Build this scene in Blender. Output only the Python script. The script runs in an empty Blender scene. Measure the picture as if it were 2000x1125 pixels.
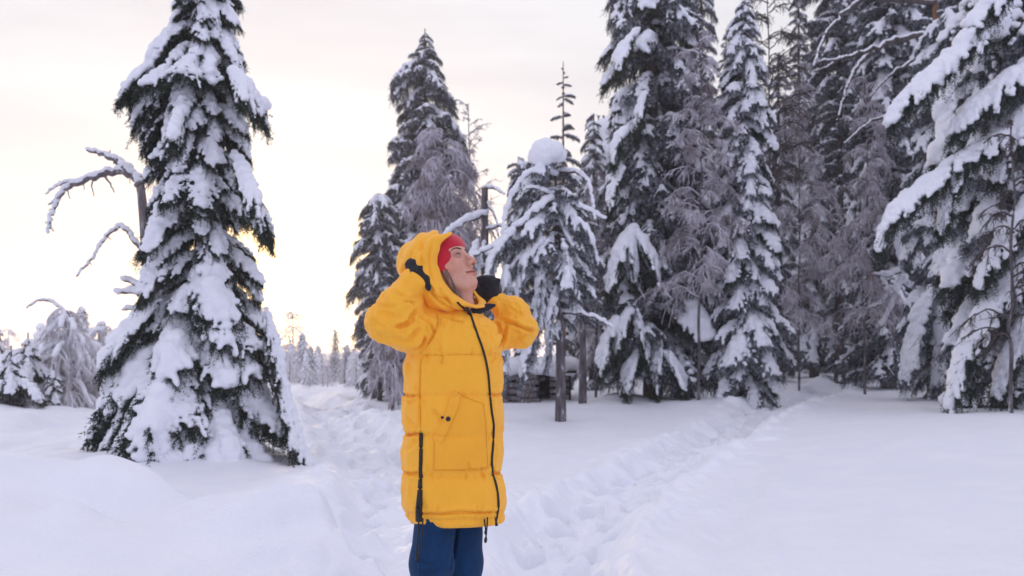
import bpy, math, random
import numpy as np
from mathutils import Matrix, Vector

random.seed(7)
RNG = np.random.default_rng(7)
S = bpy.context.scene
COL = S.collection

# ------------------------------------------------------------------ camera, sky, sun, exposure
F = 1944.0            # focal length in photo pixels (35 mm on a 36 mm wide sensor, 2000 px)
CH = 1.25             # camera height
HY = 690.0            # photo row of the horizon
cam_d = bpy.data.cameras.new('camera'); cam = bpy.data.objects.new('camera', cam_d); COL.objects.link(cam)
cam_d.lens = 35; cam_d.sensor_width = 36; cam_d.clip_end = 6000; cam_d.clip_start = 0.05
cam_d.shift_y = (HY - 562.5) / 2000.0
cam.location = (0, 0, CH); cam.rotation_euler = (math.radians(90), 0, 0)
cam_d.dof.use_dof = True; cam_d.dof.focus_distance = 3.6; cam_d.dof.aperture_fstop = 4.8
S.camera = cam

SUN_AZ = math.radians(-13.2)      # from +Y towards -X
SUN_EL = math.radians(3.4)
w = bpy.data.worlds.new('World'); S.world = w; w.use_nodes = True
nt = w.node_tree; nt.nodes.clear()
def N(t, **kw):
    n = nt.nodes.new(t)
    for k, v in kw.items(): setattr(n, k, v)
    return n
L = nt.links.new
def M_(op, a, b=None, c=None, clamp=False):
    n = N('ShaderNodeMath', operation=op); n.use_clamp = clamp
    for i, v in enumerate((a, b, c)):
        if v is None: continue
        if isinstance(v, (int, float)): n.inputs[i].default_value = v
        else: L(v, n.inputs[i])
    return n.outputs[0]
def MIXC(f, a, b, mode='MIX'):
    n = N('ShaderNodeMix', data_type='RGBA', blend_type=mode)
    for s_, v in ((n.inputs[0], f), (n.inputs[6], a), (n.inputs[7], b)):
        if isinstance(v, (int, float)): s_.default_value = v
        elif isinstance(v, tuple): s_.default_value = (*v, 1)
        else: L(v, s_)
    return n.outputs[2]
sky = N('ShaderNodeTexSky', sky_type='NISHITA'); sky.sun_disc = False
sky.sun_elevation = SUN_EL; sky.sun_rotation = -SUN_AZ if False else SUN_AZ
sky.air_density = 1.0; sky.dust_density = 1.0
tc = N('ShaderNodeTexCoord'); dirv = tc.outputs['Generated']
sep = N('ShaderNodeSeparateXYZ'); L(dirv, sep.inputs[0])
sd = (math.sin(SUN_AZ) * math.cos(SUN_EL), math.cos(SUN_AZ) * math.cos(SUN_EL), math.sin(SUN_EL))
dot = N('ShaderNodeVectorMath', operation='DOT_PRODUCT'); L(dirv, dot.inputs[0]); dot.inputs[1].default_value = sd
cosang = dot.outputs['Value']
z = M_('MAXIMUM', sep.outputs[2], 0.0)
# thin high overcast: pale towards the sun, cooler overhead and behind
def ramp(fac, stops):
    n = N('ShaderNodeValToRGB'); L(fac, n.inputs[0]); cr = n.color_ramp; cr.interpolation = 'EASE'
    while len(cr.elements) < len(stops): cr.elements.new(0.5)
    for e, (p, c) in zip(cr.elements, stops): e.position = p; e.color = (*c, 1)
    return n.outputs[0]
front = ramp(z, [(0.0, (.90, .735, .58)), (.06, (.73, .69, .66)), (.16, (.635, .645, .665)), (.36, (.625, .635, .675)), (1.0, (.79, .77, .96))])
back = ramp(z, [(0.0, (.48, .49, .76)), (.15, (.54, .55, .83)), (.45, (.66, .665, .92)), (1.0, (.79, .77, .96))])
fb = M_('MULTIPLY_ADD', cosang, 0.5, 0.5, clamp=True)
fbs = N('ShaderNodeMapRange', interpolation_type='SMOOTHSTEP'); L(fb, fbs.inputs[0]); fbs.inputs[1].default_value = .25; fbs.inputs[2].default_value = .92
base = MIXC(fbs.outputs[0], back, front)
# cloud texture: soft streaks stretched along the horizon
mp = N('ShaderNodeMapping'); L(dirv, mp.inputs[0]); mp.inputs['Scale'].default_value = (1.6, 1.6, 9.0); mp.inputs['Location'].default_value = (3.1, .4, .2)
nz = N('ShaderNodeTexNoise'); L(mp.outputs[0], nz.inputs['Vector']); nz.inputs['Scale'].default_value = 1.5; nz.inputs['Detail'].default_value = 5; nz.inputs['Roughness'].default_value = .5
cl = N('ShaderNodeMapRange', interpolation_type='SMOOTHSTEP'); L(nz.outputs[0], cl.inputs[0]); cl.inputs[1].default_value = .38; cl.inputs[2].default_value = .62
cloudy = M_('MULTIPLY', cl.outputs[0], .95)
base = MIXC(M_('MULTIPLY', cloudy, .8), base, (.53, .53, .575))
g2 = M_('POWER', M_('MAXIMUM', cosang, 0.0), 95.0)
band = N('ShaderNodeMapRange', interpolation_type='SMOOTHSTEP'); L(z, band.inputs[0]); band.inputs[1].default_value = .24; band.inputs[2].default_value = .02; band.inputs[3].default_value = 0; band.inputs[4].default_value = 1
base = MIXC(M_('MULTIPLY', M_('MULTIPLY', g2, band.outputs[0]), .92), base, (1.30, .90, .36))
# glow round the hidden sun
g1 = M_('POWER', M_('MAXIMUM', cosang, 0.0), 420.0)
g2 = M_('POWER', M_('MAXIMUM', cosang, 0.0), 28.0)
low = N('ShaderNodeMapRange', interpolation_type='SMOOTHSTEP'); L(z, low.inputs[0]); low.inputs[1].default_value = .30; low.inputs[2].default_value = 0.0; low.inputs[3].default_value = 0; low.inputs[4].default_value = 1
glow = MIXC(1.0, (0.0, 0.0, 0.0), (1.4, 1.0, .52))
gsum = N('ShaderNodeVectorMath', operation='SCALE'); gsum.inputs[0].default_value = (3.2, 2.0, .5); L(g1, gsum.inputs['Scale'])
gs2 = N('ShaderNodeVectorMath', operation='SCALE'); gs2.inputs[0].default_value = (.12, .08, .02); L(M_('MULTIPLY', g2, low.outputs[0]), gs2.inputs['Scale'])
a1 = N('ShaderNodeVectorMath', operation='ADD'); L(base, a1.inputs[0]); L(gsum.outputs[0], a1.inputs[1])
a2 = N('ShaderNodeVectorMath', operation='ADD'); L(a1.outputs[0], a2.inputs[0]); L(gs2.outputs[0], a2.inputs[1])
bg1 = N('ShaderNodeBackground'); L(a2.outputs[0], bg1.inputs[0]); bg1.inputs[1].default_value = 1.0
bg2 = N('ShaderNodeBackground'); L(sky.outputs[0], bg2.inputs[0]); bg2.inputs[1].default_value = .012
add = N('ShaderNodeAddShader'); L(bg1.outputs[0], add.inputs[0]); L(bg2.outputs[0], add.inputs[1])
out = N('ShaderNodeOutputWorld'); L(add.outputs[0], out.inputs[0])

sl = bpy.data.lights.new('sun', 'SUN'); so = bpy.data.objects.new('sun', sl); COL.objects.link(so)
sl.energy = 1.8; sl.angle = math.radians(10); sl.color = (1.0, .74, .50)
so.rotation_euler = Vector(sd).to_track_quat('Z', 'Y').to_euler()

S.view_settings.view_transform = 'Standard'; S.view_settings.look = 'None'
S.view_settings.exposure = 0.40; S.view_settings.gamma = 1.0; S.view_settings.use_curve_mapping = False
S.render.engine = 'CYCLES'
S.cycles.max_bounces = 6; S.cycles.diffuse_bounces = 4; S.cycles.use_denoising = True; S.cycles.volume_bounces = 1

# ------------------------------------------------------------------ helpers
def fract_hash(ix, iy, iz, seed):
    h = (ix.astype(np.uint32) * np.uint32(374761393)) ^ (iy.astype(np.uint32) * np.uint32(668265263)) ^ (iz.astype(np.uint32) * np.uint32(2147483647 - 58)) ^ np.uint32((seed * 974711) & 0xffffffff)
    h = (h ^ (h >> np.uint32(13))) * np.uint32(1274126177); h = h ^ (h >> np.uint32(16))
    return (h & np.uint32(0xffffff)).astype(np.float64) / float(0xffffff)
def vnoise(x, y, z=None, seed=0):
    """value noise, -1..1"""
    x = np.asarray(x, float); y = np.asarray(y, float); z = np.zeros_like(x) if z is None else np.asarray(z, float)
    x, y, z = np.broadcast_arrays(x, y, z)
    fx, fy, fz = np.floor(x), np.floor(y), np.floor(z)
    ux, uy, uz = x - fx, y - fy, z - fz
    ux = ux * ux * (3 - 2 * ux); uy = uy * uy * (3 - 2 * uy); uz = uz * uz * (3 - 2 * uz)
    ix, iy, iz = fx.astype(np.int64), fy.astype(np.int64), fz.astype(np.int64)
    r = 0
    for dx in (0, 1):
        for dy in (0, 1):
            for dz in (0, 1):
                wgt = (ux if dx else 1 - ux) * (uy if dy else 1 - uy) * (uz if dz else 1 - uz)
                r = r + wgt * fract_hash(ix + dx, iy + dy, iz + dz, seed)
    return r * 2 - 1
def fbm(x, y, z=None, oct=4, seed=0, gain=.5):
    a, s, r = 1.0, 1.0, 0
    for o in range(oct):
        r = r + a * vnoise(x * s + 17.3 * o, y * s - 9.1 * o, None if z is None else z * s + 3.7 * o, seed + o); a *= gain; s *= 2.03
    return r
def sst(a, b, x):
    t = np.clip((np.asarray(x, float) - a) / (b - a), 0, 1); return t * t * (3 - 2 * t)

def mesh_np(name, V, faces=None, quads=None, tris=None, mats=(), fmat=None, smooth=True):
    me = bpy.data.meshes.new(name)
    V = np.asarray(V, np.float32)
    idx = []; tot = []
    if quads is not None and len(quads): q = np.asarray(quads, np.int32); idx.append(q.ravel()); tot.append(np.full(len(q), 4, np.int32))
    if tris is not None and len(tris): t = np.asarray(tris, np.int32); idx.append(t.ravel()); tot.append(np.full(len(t), 3, np.int32))
    idx = np.concatenate(idx); tot = np.concatenate(tot); st = np.concatenate([[0], np.cumsum(tot)[:-1]]).astype(np.int32)
    me.vertices.add(len(V)); me.vertices.foreach_set('co', V.ravel())
    me.loops.add(len(idx)); me.loops.foreach_set('vertex_index', idx)
    me.polygons.add(len(tot)); me.polygons.foreach_set('loop_start', st); me.polygons.foreach_set('loop_total', tot)
    if smooth: me.polygons.foreach_set('use_smooth', np.ones(len(tot), bool))
    for m in mats: me.materials.append(m)
    if fmat is not None: me.polygons.foreach_set('material_index', np.asarray(fmat, np.int32))
    me.update(calc_edges=True); me.validate()
    return me
def ob(name, data, parent=None, loc=None, kind=None, label=None, cat=None, group=None):
    o = bpy.data.objects.new(name, data); COL.objects.link(o)
    if parent is not None: o.parent = parent
    if loc is not None: o.location = loc
    if kind: o['kind'] = kind
    if label: o['label'] = label
    if cat: o['category'] = cat
    if group: o['group'] = group
    return o
def thing(name, label, cat, loc=(0, 0, 0), group=None):
    return ob(name, None, None, loc, None, label, cat, group)

class Geo:
    """collects vertices, quads and tris with material indices"""
    def __init__(s): s.V = []; s.Q = []; s.T = []; s.mq = []; s.mt = []; s.n = 0
    def add(s, V, Q=None, T=None, m=0):
        V = np.asarray(V, float).reshape(-1, 3)
        if Q is not None and len(Q): s.Q.append(np.asarray(Q) + s.n); s.mq.append(np.full(len(Q), m))
        if T is not None and len(T): s.T.append(np.asarray(T) + s.n); s.mt.append(np.full(len(T), m))
        s.V.append(V); s.n += len(V)
    def mesh(s, name, mats, smooth=True):
        V = np.concatenate(s.V); Q = np.concatenate(s.Q) if s.Q else None; T = np.concatenate(s.T) if s.T else None
        fm = np.concatenate(s.mq + s.mt)
        return mesh_np(name, V, quads=Q, tris=T, mats=mats, fmat=fm, smooth=smooth)
    def tube(s, P, R, k=6, m=0, caps=True, flat=1.0, up=(0, 0, 1)):
        P = np.asarray(P, float); n = len(P); R = np.broadcast_to(np.asarray(R, float), (n,))
        T = np.gradient(P, axis=0); T /= np.linalg.norm(T, axis=1)[:, None] + 1e-9
        upv = np.asarray(up, float)
        A = np.cross(T, upv); la = np.linalg.norm(A, axis=1)
        bad = la < .15
        if bad.any(): A[bad] = np.cross(T[bad], np.array([.3, 1, 0.1])); la = np.linalg.norm(A, axis=1)
        A /= la[:, None]; B = np.cross(T, A)   # B points down-ish
        th = np.arange(k) * 2 * math.pi / k
        V = P[:, None, :] + R[:, None, None] * (A[:, None, :] * np.cos(th)[None, :, None] + flat * B[:, None, :] * np.sin(th)[None, :, None])
        i = np.arange(n - 1)[:, None] * k; j = np.arange(k)[None, :]; j2 = (j + 1) % k
        Q = np.stack([i + j, i + j2, i + k + j2, i + k + j], -1).reshape(-1, 4)[:, ::-1]
        V = V.reshape(-1, 3); Tt = []
        if caps:
            V = np.concatenate([V, P[:1], P[-1:]]); c0 = n * k; c1 = c0 + 1; b = (n - 1) * k
            for a in range(k): Tt.append((c0, (a + 1) % k, a)[::-1]); Tt.append((c1, b + a, b + (a + 1) % k)[::-1])
        s.add(V, Q, Tt if caps else None, m)

def surface_nets(Fd, org, h):
    """iso 0 surface of a grid (negative inside) -> verts, quads"""
    ins = Fd < 0
    nx, ny, nz_ = Fd.shape
    cs = np.zeros((nx - 1, ny - 1, nz_ - 1), np.int8)
    for a in (0, 1):
        for b in (0, 1):
            for c in (0, 1): cs += ins[a:nx - 1 + a, b:ny - 1 + b, c:nz_ - 1 + c]
    act = (cs > 0) & (cs < 8)
    I, J, K = np.nonzero(act)
    idx = np.full(act.shape, -1, np.int64); idx[I, J, K] = np.arange(len(I))
    acc = np.zeros((len(I), 3)); cnt = np.zeros(len(I))
    for ax in range(3):
        for a in (0, 1):
            for b in (0, 1):
                o0 = [0, 0, 0]; oth = [q for q in range(3) if q != ax]; o0[oth[0]] = a; o0[oth[1]] = b
                o1 = list(o0); o1[ax] = 1
                f0 = Fd[I + o0[0], J + o0[1], K + o0[2]]; f1 = Fd[I + o1[0], J + o1[1], K + o1[2]]
                m = (f0 < 0) != (f1 < 0); t = np.where(m, f0 / np.where(f0 == f1, 1, f0 - f1), 0)
                p = np.tile(np.array(o0, float), (len(I), 1)); p[:, ax] += t
                acc[m] += p[m]; cnt[m] += 1
    V = (np.stack([I, J, K], 1) + acc / cnt[:, None]) * h + np.asarray(org)
    Qs = []
    for ax in range(3):
        s0 = [slice(None)] * 3; s1 = [slice(None)] * 3; s0[ax] = slice(0, -1); s1[ax] = slice(1, None)
        A, B = ins[tuple(s0)], ins[tuple(s1)]
        d = A != B
        b_, c_ = (ax + 1) % 3, (ax + 2) % 3
        sl_ = [slice(None)] * 3; sl_[b_] = slice(1, -1); sl_[c_] = slice(1, -1)
        mask = np.zeros_like(d); mask[tuple(sl_)] = d[tuple(sl_)]
        P = np.argwhere(mask)
        if not len(P): continue
        def cell(ob_, oc):
            q = P.copy(); q[:, b_] += ob_; q[:, c_] += oc
            return idx[q[:, 0], q[:, 1], q[:, 2]]
        q = np.stack([cell(-1, -1), cell(0, -1), cell(0, 0), cell(-1, 0)], 1)
        flip = ~A[mask.nonzero()]
        q[flip] = q[flip][:, ::-1]
        Qs.append(q)
    return V, np.concatenate(Qs)
def smooth_mesh(V, Q, it=1, lam=.5):
    for _ in range(it):
        acc = np.zeros_like(V); c = np.zeros(len(V))
        for a, b in ((0, 1), (1, 2), (2, 3), (3, 0)):
            np.add.at(acc, Q[:, a], V[Q[:, b]]); np.add.at(c, Q[:, a], 1)
            np.add.at(acc, Q[:, b], V[Q[:, a]]); np.add.at(c, Q[:, b], 1)
        V = V + lam * (acc / np.maximum(c, 1)[:, None] - V)
    return V
def blob_mesh(C, R, h, iso=.32, it=1):
    """smooth union of balls C (n,3), R (n,) or (n,3) -> verts, quads"""
    C = np.asarray(C, float); R = np.asarray(R, float)
    if R.ndim == 1: R = np.repeat(R[:, None], 3, 1)
    R = R * 1.5
    lo = (C - R).min(0) - 2 * h; hi = (C + R).max(0) + 2 * h
    n = np.ceil((hi - lo) / h).astype(int) + 1
    D = np.zeros(n)
    for c, r in zip(C, R):
        a = np.maximum(((c - r - lo) / h).astype(int), 0); b = np.minimum(((c + r - lo) / h).astype(int) + 2, n)
        gx, gy, gz = [((np.arange(a[k], b[k]) * h + lo[k] - c[k]) / r[k]) ** 2 for k in range(3)]
        q = 1 - (gx[:, None, None] + gy[None, :, None] + gz[None, None, :]); np.maximum(q, 0, out=q)
        D[a[0]:b[0], a[1]:b[1], a[2]:b[2]] += q * q
    V, Q = surface_nets(iso - D, lo, h)
    return smooth_mesh(V, Q, it), Q

def vnormals(V, Q):
    n = np.cross(V[Q[:, 2]] - V[Q[:, 0]], V[Q[:, 3]] - V[Q[:, 1]]); N_ = np.zeros_like(V)
    for i in range(4): np.add.at(N_, Q[:, i], n)
    return N_ / (np.linalg.norm(N_, axis=1)[:, None] + 1e-12)
def lump(V, Q, a, s, seed=0):
    n = fbm(V[:, 0] * s, V[:, 1] * s, V[:, 2] * s, oct=3, seed=seed, gain=.6)
    return V + vnormals(V, Q) * (a * n)[:, None]

# ------------------------------------------------------------------ materials
def mat(name, color, rough=.7, spec=.3, **kw):
    m = bpy.data.materials.new(name); m.use_nodes = True
    b = m.node_tree.nodes['Principled BSDF']
    b.inputs['Base Color'].default_value = (*color, 1); b.inputs['Roughness'].default_value = rough
    b.inputs['Specular IOR Level'].default_value = spec
    for k, v in kw.items(): b.inputs[k].default_value = v
    return m
def nodes_of(m): return m.node_tree, m.node_tree.nodes['Principled BSDF']
def mnoise(t, scale, detail=3, rough=.5, coord='Object', stretch=None):
    c = t.nodes.new('ShaderNodeTexCoord'); n = t.nodes.new('ShaderNodeTexNoise')
    src = c.outputs[coord]
    if stretch:
        mp_ = t.nodes.new('ShaderNodeMapping'); mp_.inputs['Scale'].default_value = stretch; t.links.new(src, mp_.inputs[0]); src = mp_.outputs[0]
    t.links.new(src, n.inputs['Vector']); n.inputs['Scale'].default_value = scale; n.inputs['Detail'].default_value = detail; n.inputs['Roughness'].default_value = rough
    return n.outputs[0]
def mramp(t, fac, stops, interp='LINEAR'):
    n = t.nodes.new('ShaderNodeValToRGB'); t.links.new(fac, n.inputs[0]); n.color_ramp.interpolation = interp
    while len(n.color_ramp.elements) < len(stops): n.color_ramp.elements.new(.5)
    for e, (p, c) in zip(n.color_ramp.elements, stops): e.position = p; e.color = (*c, 1)
    return n.outputs[0]
def mbump(t, b, h, strength, dist=.01):
    n = t.nodes.new('ShaderNodeBump'); n.inputs['Strength'].default_value = strength; n.inputs['Distance'].default_value = dist
    t.links.new(h, n.inputs['Height']); t.links.new(n.outputs[0], b.inputs['Normal']); return n
def mmath(t, op, a, b=0.0):
    n = t.nodes.new('ShaderNodeMath'); n.operation = op
    for i, v in enumerate((a, b)):
        if isinstance(v, (int, float)): n.inputs[i].default_value = v
        else: t.links.new(v, n.inputs[i])
    return n.outputs[0]

def snow_mat(name, bs, bd, scale):
    m = mat(name, (.84, .855, .90), .62, .25)
    t, b = nodes_of(m)
    n1 = mnoise(t, scale, 6, .62); n2 = mnoise(t, scale * 9, 2, .6)
    s_ = mmath(t, 'ADD', n1, mmath(t, 'MULTIPLY', n2, .25))
    mbump(t, b, s_, bs, bd)
    c = mramp(t, mnoise(t, scale * .3, 3), [(.3, (.82, .84, .89)), (.7, (.86, .87, .91))]); t.links.new(c, b.inputs['Base Color'])
    return m
M_SNOWG = snow_mat('snow_ground', .6, .03, 9)
M_SNOW = snow_mat('snow_on_branches', .55, .03, 11)
def needle_mat(name, dark, amount, warm=(.60, .62, .70)):
    m = mat(name, dark, .75, .15)
    t, b = nodes_of(m)
    n = mnoise(t, 13, 4, .65); n2 = mnoise(t, 90, 2, .5)
    g = t.nodes.new('ShaderNodeNewGeometry'); sp = t.nodes.new('ShaderNodeSeparateXYZ'); t.links.new(g.outputs['True Normal'], sp.inputs[0])
    az = mmath(t, 'ABSOLUTE', sp.outputs[2])
    s_ = mmath(t, 'ADD', mmath(t, 'MULTIPLY', n, 1.3), mmath(t, 'MULTIPLY', n2, .5)); s_ = mmath(t, 'ADD', s_, mmath(t, 'MULTIPLY', az, .25))
    s_ = mmath(t, 'MULTIPLY', s_, .5)          # about .5 on average
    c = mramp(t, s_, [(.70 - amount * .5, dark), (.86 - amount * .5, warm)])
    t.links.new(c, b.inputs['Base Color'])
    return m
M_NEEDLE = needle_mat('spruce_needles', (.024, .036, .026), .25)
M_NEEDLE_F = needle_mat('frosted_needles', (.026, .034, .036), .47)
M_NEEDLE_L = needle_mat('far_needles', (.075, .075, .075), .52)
def bark_mat(name, a, b_, frost=.0):
    m = mat(name, a, .9, .1); t, b = nodes_of(m)
    n = mnoise(t, 14, 5, .6, stretch=(1, 1, .25)); stops = [(.35, a), (.6, b_)]
    if frost: stops.append((.68, (.6, .62, .68)))
    c = mramp(t, n, stops); t.links.new(c, b.inputs['Base Color']); mbump(t, b, n, .9, .03)
    return m
M_BARK = bark_mat('spruce_bark', (.045, .038, .036), (.12, .10, .10))
M_BARKF = bark_mat('frosted_bark', (.06, .052, .055), (.17, .15, .16), .3)
M_PINEBARK = bark_mat('pine_bark', (.16, .075, .04), (.30, .16, .09))
M_DEAD = bark_mat('dead_wood', (.13, .11, .12), (.25, .22, .23), .3)
M_TWIGF = mat('frosted_twigs', (.42, .37, .39), .8, .1)
t, b = nodes_of(M_TWIGF); c = mramp(t, mnoise(t, 3.0, 3), [(.33, (.24, .20, .205)), (.57, (.64, .61, .67))]); t.links.new(c, b.inputs['Base Color'])
M_TWIGL = mat('pale_frosted_twigs', (.6, .58, .62), .8, .1)
t, b = nodes_of(M_TWIGL); c = mramp(t, mnoise(t, 2.0, 3), [(.32, (.58, .53, .54)), (.55, (.82, .81, .85))]); t.links.new(c, b.inputs['Base Color'])

# ------------------------------------------------------------------ photo pixel -> place, at a given distance
def at(px, py, d): return np.array([(px - 1000) / F * d, d, CH - (py - HY) / F * d])

# ------------------------------------------------------------------ ground
CTRL = [  # px, py, d  known surface points
    (0, 1125, 5.0, None), (400, 1125, 5.4, None), (1000, 1125, 5.6, None), (1500, 1125, 5.0, .18), (2000, 1125, 4.6, .22), (-400, 1125, 5, .15), (2600, 1000, 6, .3),
    (1000, 1500, 2.5, 0), (600, 1500, 2.5, 0), (1400, 1500, 2.5, 0), (1000, 1500, -3, 0), (-900, 1500, 2.0, .1), (3000, 1500, 2.0, .2),
    (400, 905, 11.5, None), (560, 905, 11.8, None), (250, 900, 11.6, None), (600, 850, 15, None), (700, 960, 8.6, None), (620, 935, 9.6, None),
    (700, 800, 22, None), (600, 772, 29, None), (760, 768, 29, None), (400, 790, 26, -.1), (420, 800, 20, -.0),
    (0, 800, 16.5, None), (60, 806, 16.5, None), (140, 835, 15.5, -.02), (200, 845, 15, -.08), (-300, 790, 16, .45), (0, 880, 11, None), (100, 860, 13, -.05),
    (1000, 850, 14.6, None), (1100, 835, 15.5, None), (1138, 790, 18, None), (1030, 800, 20, None), (1210, 748, 19, None), (1300, 768, 18.6, None), (1450, 800, 18, None),
    (1300, 840, 14.5, None), (1200, 880, 12, None), (1540, 780, 22, None), (1600, 735, 31, None), (1740, 752, 24, None), (1650, 770, 22, None), (1850, 775, 19, None),
    (1900, 790, 16.5, None), (2000, 765, 22, None), (2400, 760, 20, .5), (2000, 806, 13, None), (1800, 818, 13, None), (1660, 838, 12.6, None), (2300, 800, 12, .5),
    (1800, 960, 8, None), (1500, 960, 9, .10), (1350, 1010, 7.6, .06), (2000, 920, 8.5, None), (2500, 900, 8, .4),
]
cx = []; 
for px, py, d, zz in CTRL:
    p = at(px, py, d); cx.append((p[0], p[1], p[2] if zz is None else zz))
cx = np.array(cx)
PATH = np.array([at(px, py, d)[:2] for px, py, d in ((1000, 1300, 3.9), (1050, 1125, 5.6), (1160, 1000, 7.8), (1340, 900, 11.6), (1500, 830, 17), (1580, 795, 20.5), (1640, 760, 27), (1690, 740, 36))])
PATH2 = np.array([at(px, py, d)[:2] for px, py, d in ((860, 1400, 3.4), (770, 1125, 5.6), (790, 980, 8.4), (760, 900, 11.5), (670, 830, 17), (650, 790, 24), (560, 770, 31))])
def dist_poly(x, y, P):
    best = np.full(x.shape, 1e9); sgn = np.zeros(x.shape); al = np.zeros(x.shape); s0 = 0
    for a, b in zip(P[:-1], P[1:]):
        d = b - a; l = np.hypot(*d); t = np.clip(((x - a[0]) * d[0] + (y - a[1]) * d[1]) / l / l, 0, 1)
        dx, dy = x - a[0] - t * d[0], y - a[1] - t * d[1]; q = np.hypot(dx, dy); m = q < best
        best = np.where(m, q, best); sgn = np.where(m, np.sign(d[0] * dy - d[1] * dx), sgn); al = np.where(m, s0 + t * l, al); s0 += l
    return best, sgn, al
def smooth_poly(P, n=8):
    t = np.linspace(0, len(P) - 1, (len(P) - 1) * n + 1); k = np.arange(len(P))
    P2 = np.stack([np.interp(t, k, P[:, i]) for i in range(P.shape[1])], 1)
    for _ in range(n): P2[1:-1] = (P2[:-2] + P2[2:] + 2 * P2[1:-1]) / 4
    return P2
PATHs, PATH2s = smooth_poly(PATH, 5), smooth_poly(PATH2, 5)
MA, MB = .17, .12
def ground(x, y):
    x = np.asarray(x, float) + 0.0; y = np.asarray(y, float) + 0.0; x, y = np.broadcast_arrays(x, y)
    num = np.zeros(np.broadcast(x, y).shape); den = num + 1e-9
    for a, b, c in cx:
        s = .55 + .085 * abs(b); wg = np.exp(-((x - a) ** 2 + ((y - b) * .8) ** 2) / (2 * s * s)) ; num += wg * c; den += wg
    far = sst(25, 60, np.hypot(x, y))
    fill = .05 + 0 * x
    wf = 1e-5; g = (num + wf * fill) / (den + wf)
    # beyond the clearing: the fell falls away on the left, rises a little into the wood on the right
    right = sst(-2, 12, x)
    farz = -1.6 * (1 - right) * sst(30, 90, y) + right * (.7 + .02 * np.maximum(y - 25, 0)) - 12 * (1 - right) * sst(70, 400, y) - 6 * right * sst(140, 500, y)
    g = g * (1 - far) + farz * far
    # drift on the left foreground
    def hump(px, py, d, rx, ry, h, p=1.0):
        c = at(px, py, d); q = ((x - c[0]) / rx) ** 2 + ((y - c[1]) / ry) ** 2
        return h * np.exp(-q ** p)
    g = g + hump(60, 900, 7.4, 1.20, .7, MA, 2.0) + hump(245, 900, 7.3, .34, .44, MB, 1.8) + hump(-500, 900, 7.0, 2.0, 1.6, .42, 1.5)
    g = g + hump(140, 1025, 6.2, .20, .20, .12) + hump(40, 1080, 5.8, .5, .3, .06) + hump(300, 1040, 6.2, 1.2, .5, .10) + hump(560, 1030, 6.6, .55, .5, .13, 1.3) + hump(620, 960, 8.6, .62, .9, .13, 1.8) + hump(600, 1075, 6.2, .16, .16, .06) + hump(650, 1050, 6.5, .2, .14, .07, 1.5) + hump(520, 1090, 6.0, .3, .2, .05) + hump(680, 1105, 5.8, .2, .2, .06)
    pl = np.array([at(px, py, d)[:2] for px, py, d in ((200, 905, 7.6), (330, 940, 7.3), (450, 985, 6.9), (560, 1020, 6.5), (690, 1090, 6.0))]); dq, sq, _ = dist_poly(x, y, pl); dq2 = dq + .06 * fbm(x * 1.5, y * 1.5, oct=2, seed=61)
    g = g + .09 * sst(.13, -.12, sq * dq2) * np.exp(-(dq / .9) ** 2)
    fm = np.exp(-(((x + 1.35) / .75) ** 2 + ((y - 6.2) / .8) ** 2) ** 1.5); bl = 1 - np.abs(vnoise(x * 2.3 + 7, y * 1.7, seed=81)) * 1.6; g = g + fm * (.12 * np.maximum(bl, 0) ** 1.3 + .022 * fbm(x * 5, y * 4, oct=2, seed=82))
    pl = np.array([at(px, py, d)[:2] for px, py, d in ((-100, 985, 6.9), (100, 965, 6.9), (250, 1000, 6.4), (420, 1060, 6.0), (560, 1125, 5.6))]); dq, sq, _ = dist_poly(x, y, pl)
    g = g - .07 * np.exp(-((dq + .05 * fbm(x * 1.2, y * 1.2, oct=2, seed=62)) / .28) ** 2)
    tb = at(392, 905, 11.7); g = g + .15 * np.exp(-(((x - tb[0]) / 1.25) ** 2 + ((y - tb[1]) / 1.1) ** 2) ** 1.5)
    g = g + hump(1212, 742, 18.6, .5, .7, .16) + hump(920, 740, 24, 2, 1.5, .1)
    # low relief
    nr = 1 / (1 + np.hypot(x, y) / 40)
    g = g + .05 * fbm(x * .55 + 3, y * .4, oct=3, seed=3) * sst(1.4, -.6, x - .35 * y + 2.0) + .02 * fbm(x * .55 + 3, y * .4, oct=3, seed=3) + .012 * fbm(x * 2.1, y * 1.2, oct=2, seed=9)
    rough = .5 + .5 * np.tanh(3 * vnoise(x * .7 + 8, y * .35, seed=31))
    lf = sst(-.2, -1.2, x) * sst(9, 13, y)      # tracked snow left of the figure
    g = g + lf * .09 * fbm(x * 1.6, y * .9, oct=3, seed=77)
    # trampled paths
    for P, wd, dep in ((PATHs, .38, .17), (PATH2s, .48, .17)):
        d, sg, al = dist_poly(x, y, P)
        d = d + .09 * fbm(x * 2.6, y * 2.0, oct=3, seed=13)
        wdd = wd + .006 * al
        m = 1 - sst(wdd * .40, wdd * 1.20, d)
        clump = fbm(x * 5.2, y * 4.2, oct=3, seed=21, gain=.55)
        pits = np.abs(vnoise(x * 3.4 + 5, y * 2.6, seed=44))
        g = g - m * dep * (1 - .50 * pits) + m * .036 * clump + m * .009 * fbm(x * 15, y * 12, oct=2, seed=91)
        edge = np.exp(-((d - wdd * 1.22) / .13) ** 2)
        g = g + edge * (.045 + .045 * fbm(x * 6, y * 5, oct=2, seed=5))
        # loose crumbs thrown beside the path
        g = g + np.exp(-((d - wdd * 1.5) / .3) ** 2) * .04 * np.maximum(fbm(x * 7, y * 6, oct=2, seed=6), 0)
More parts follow.
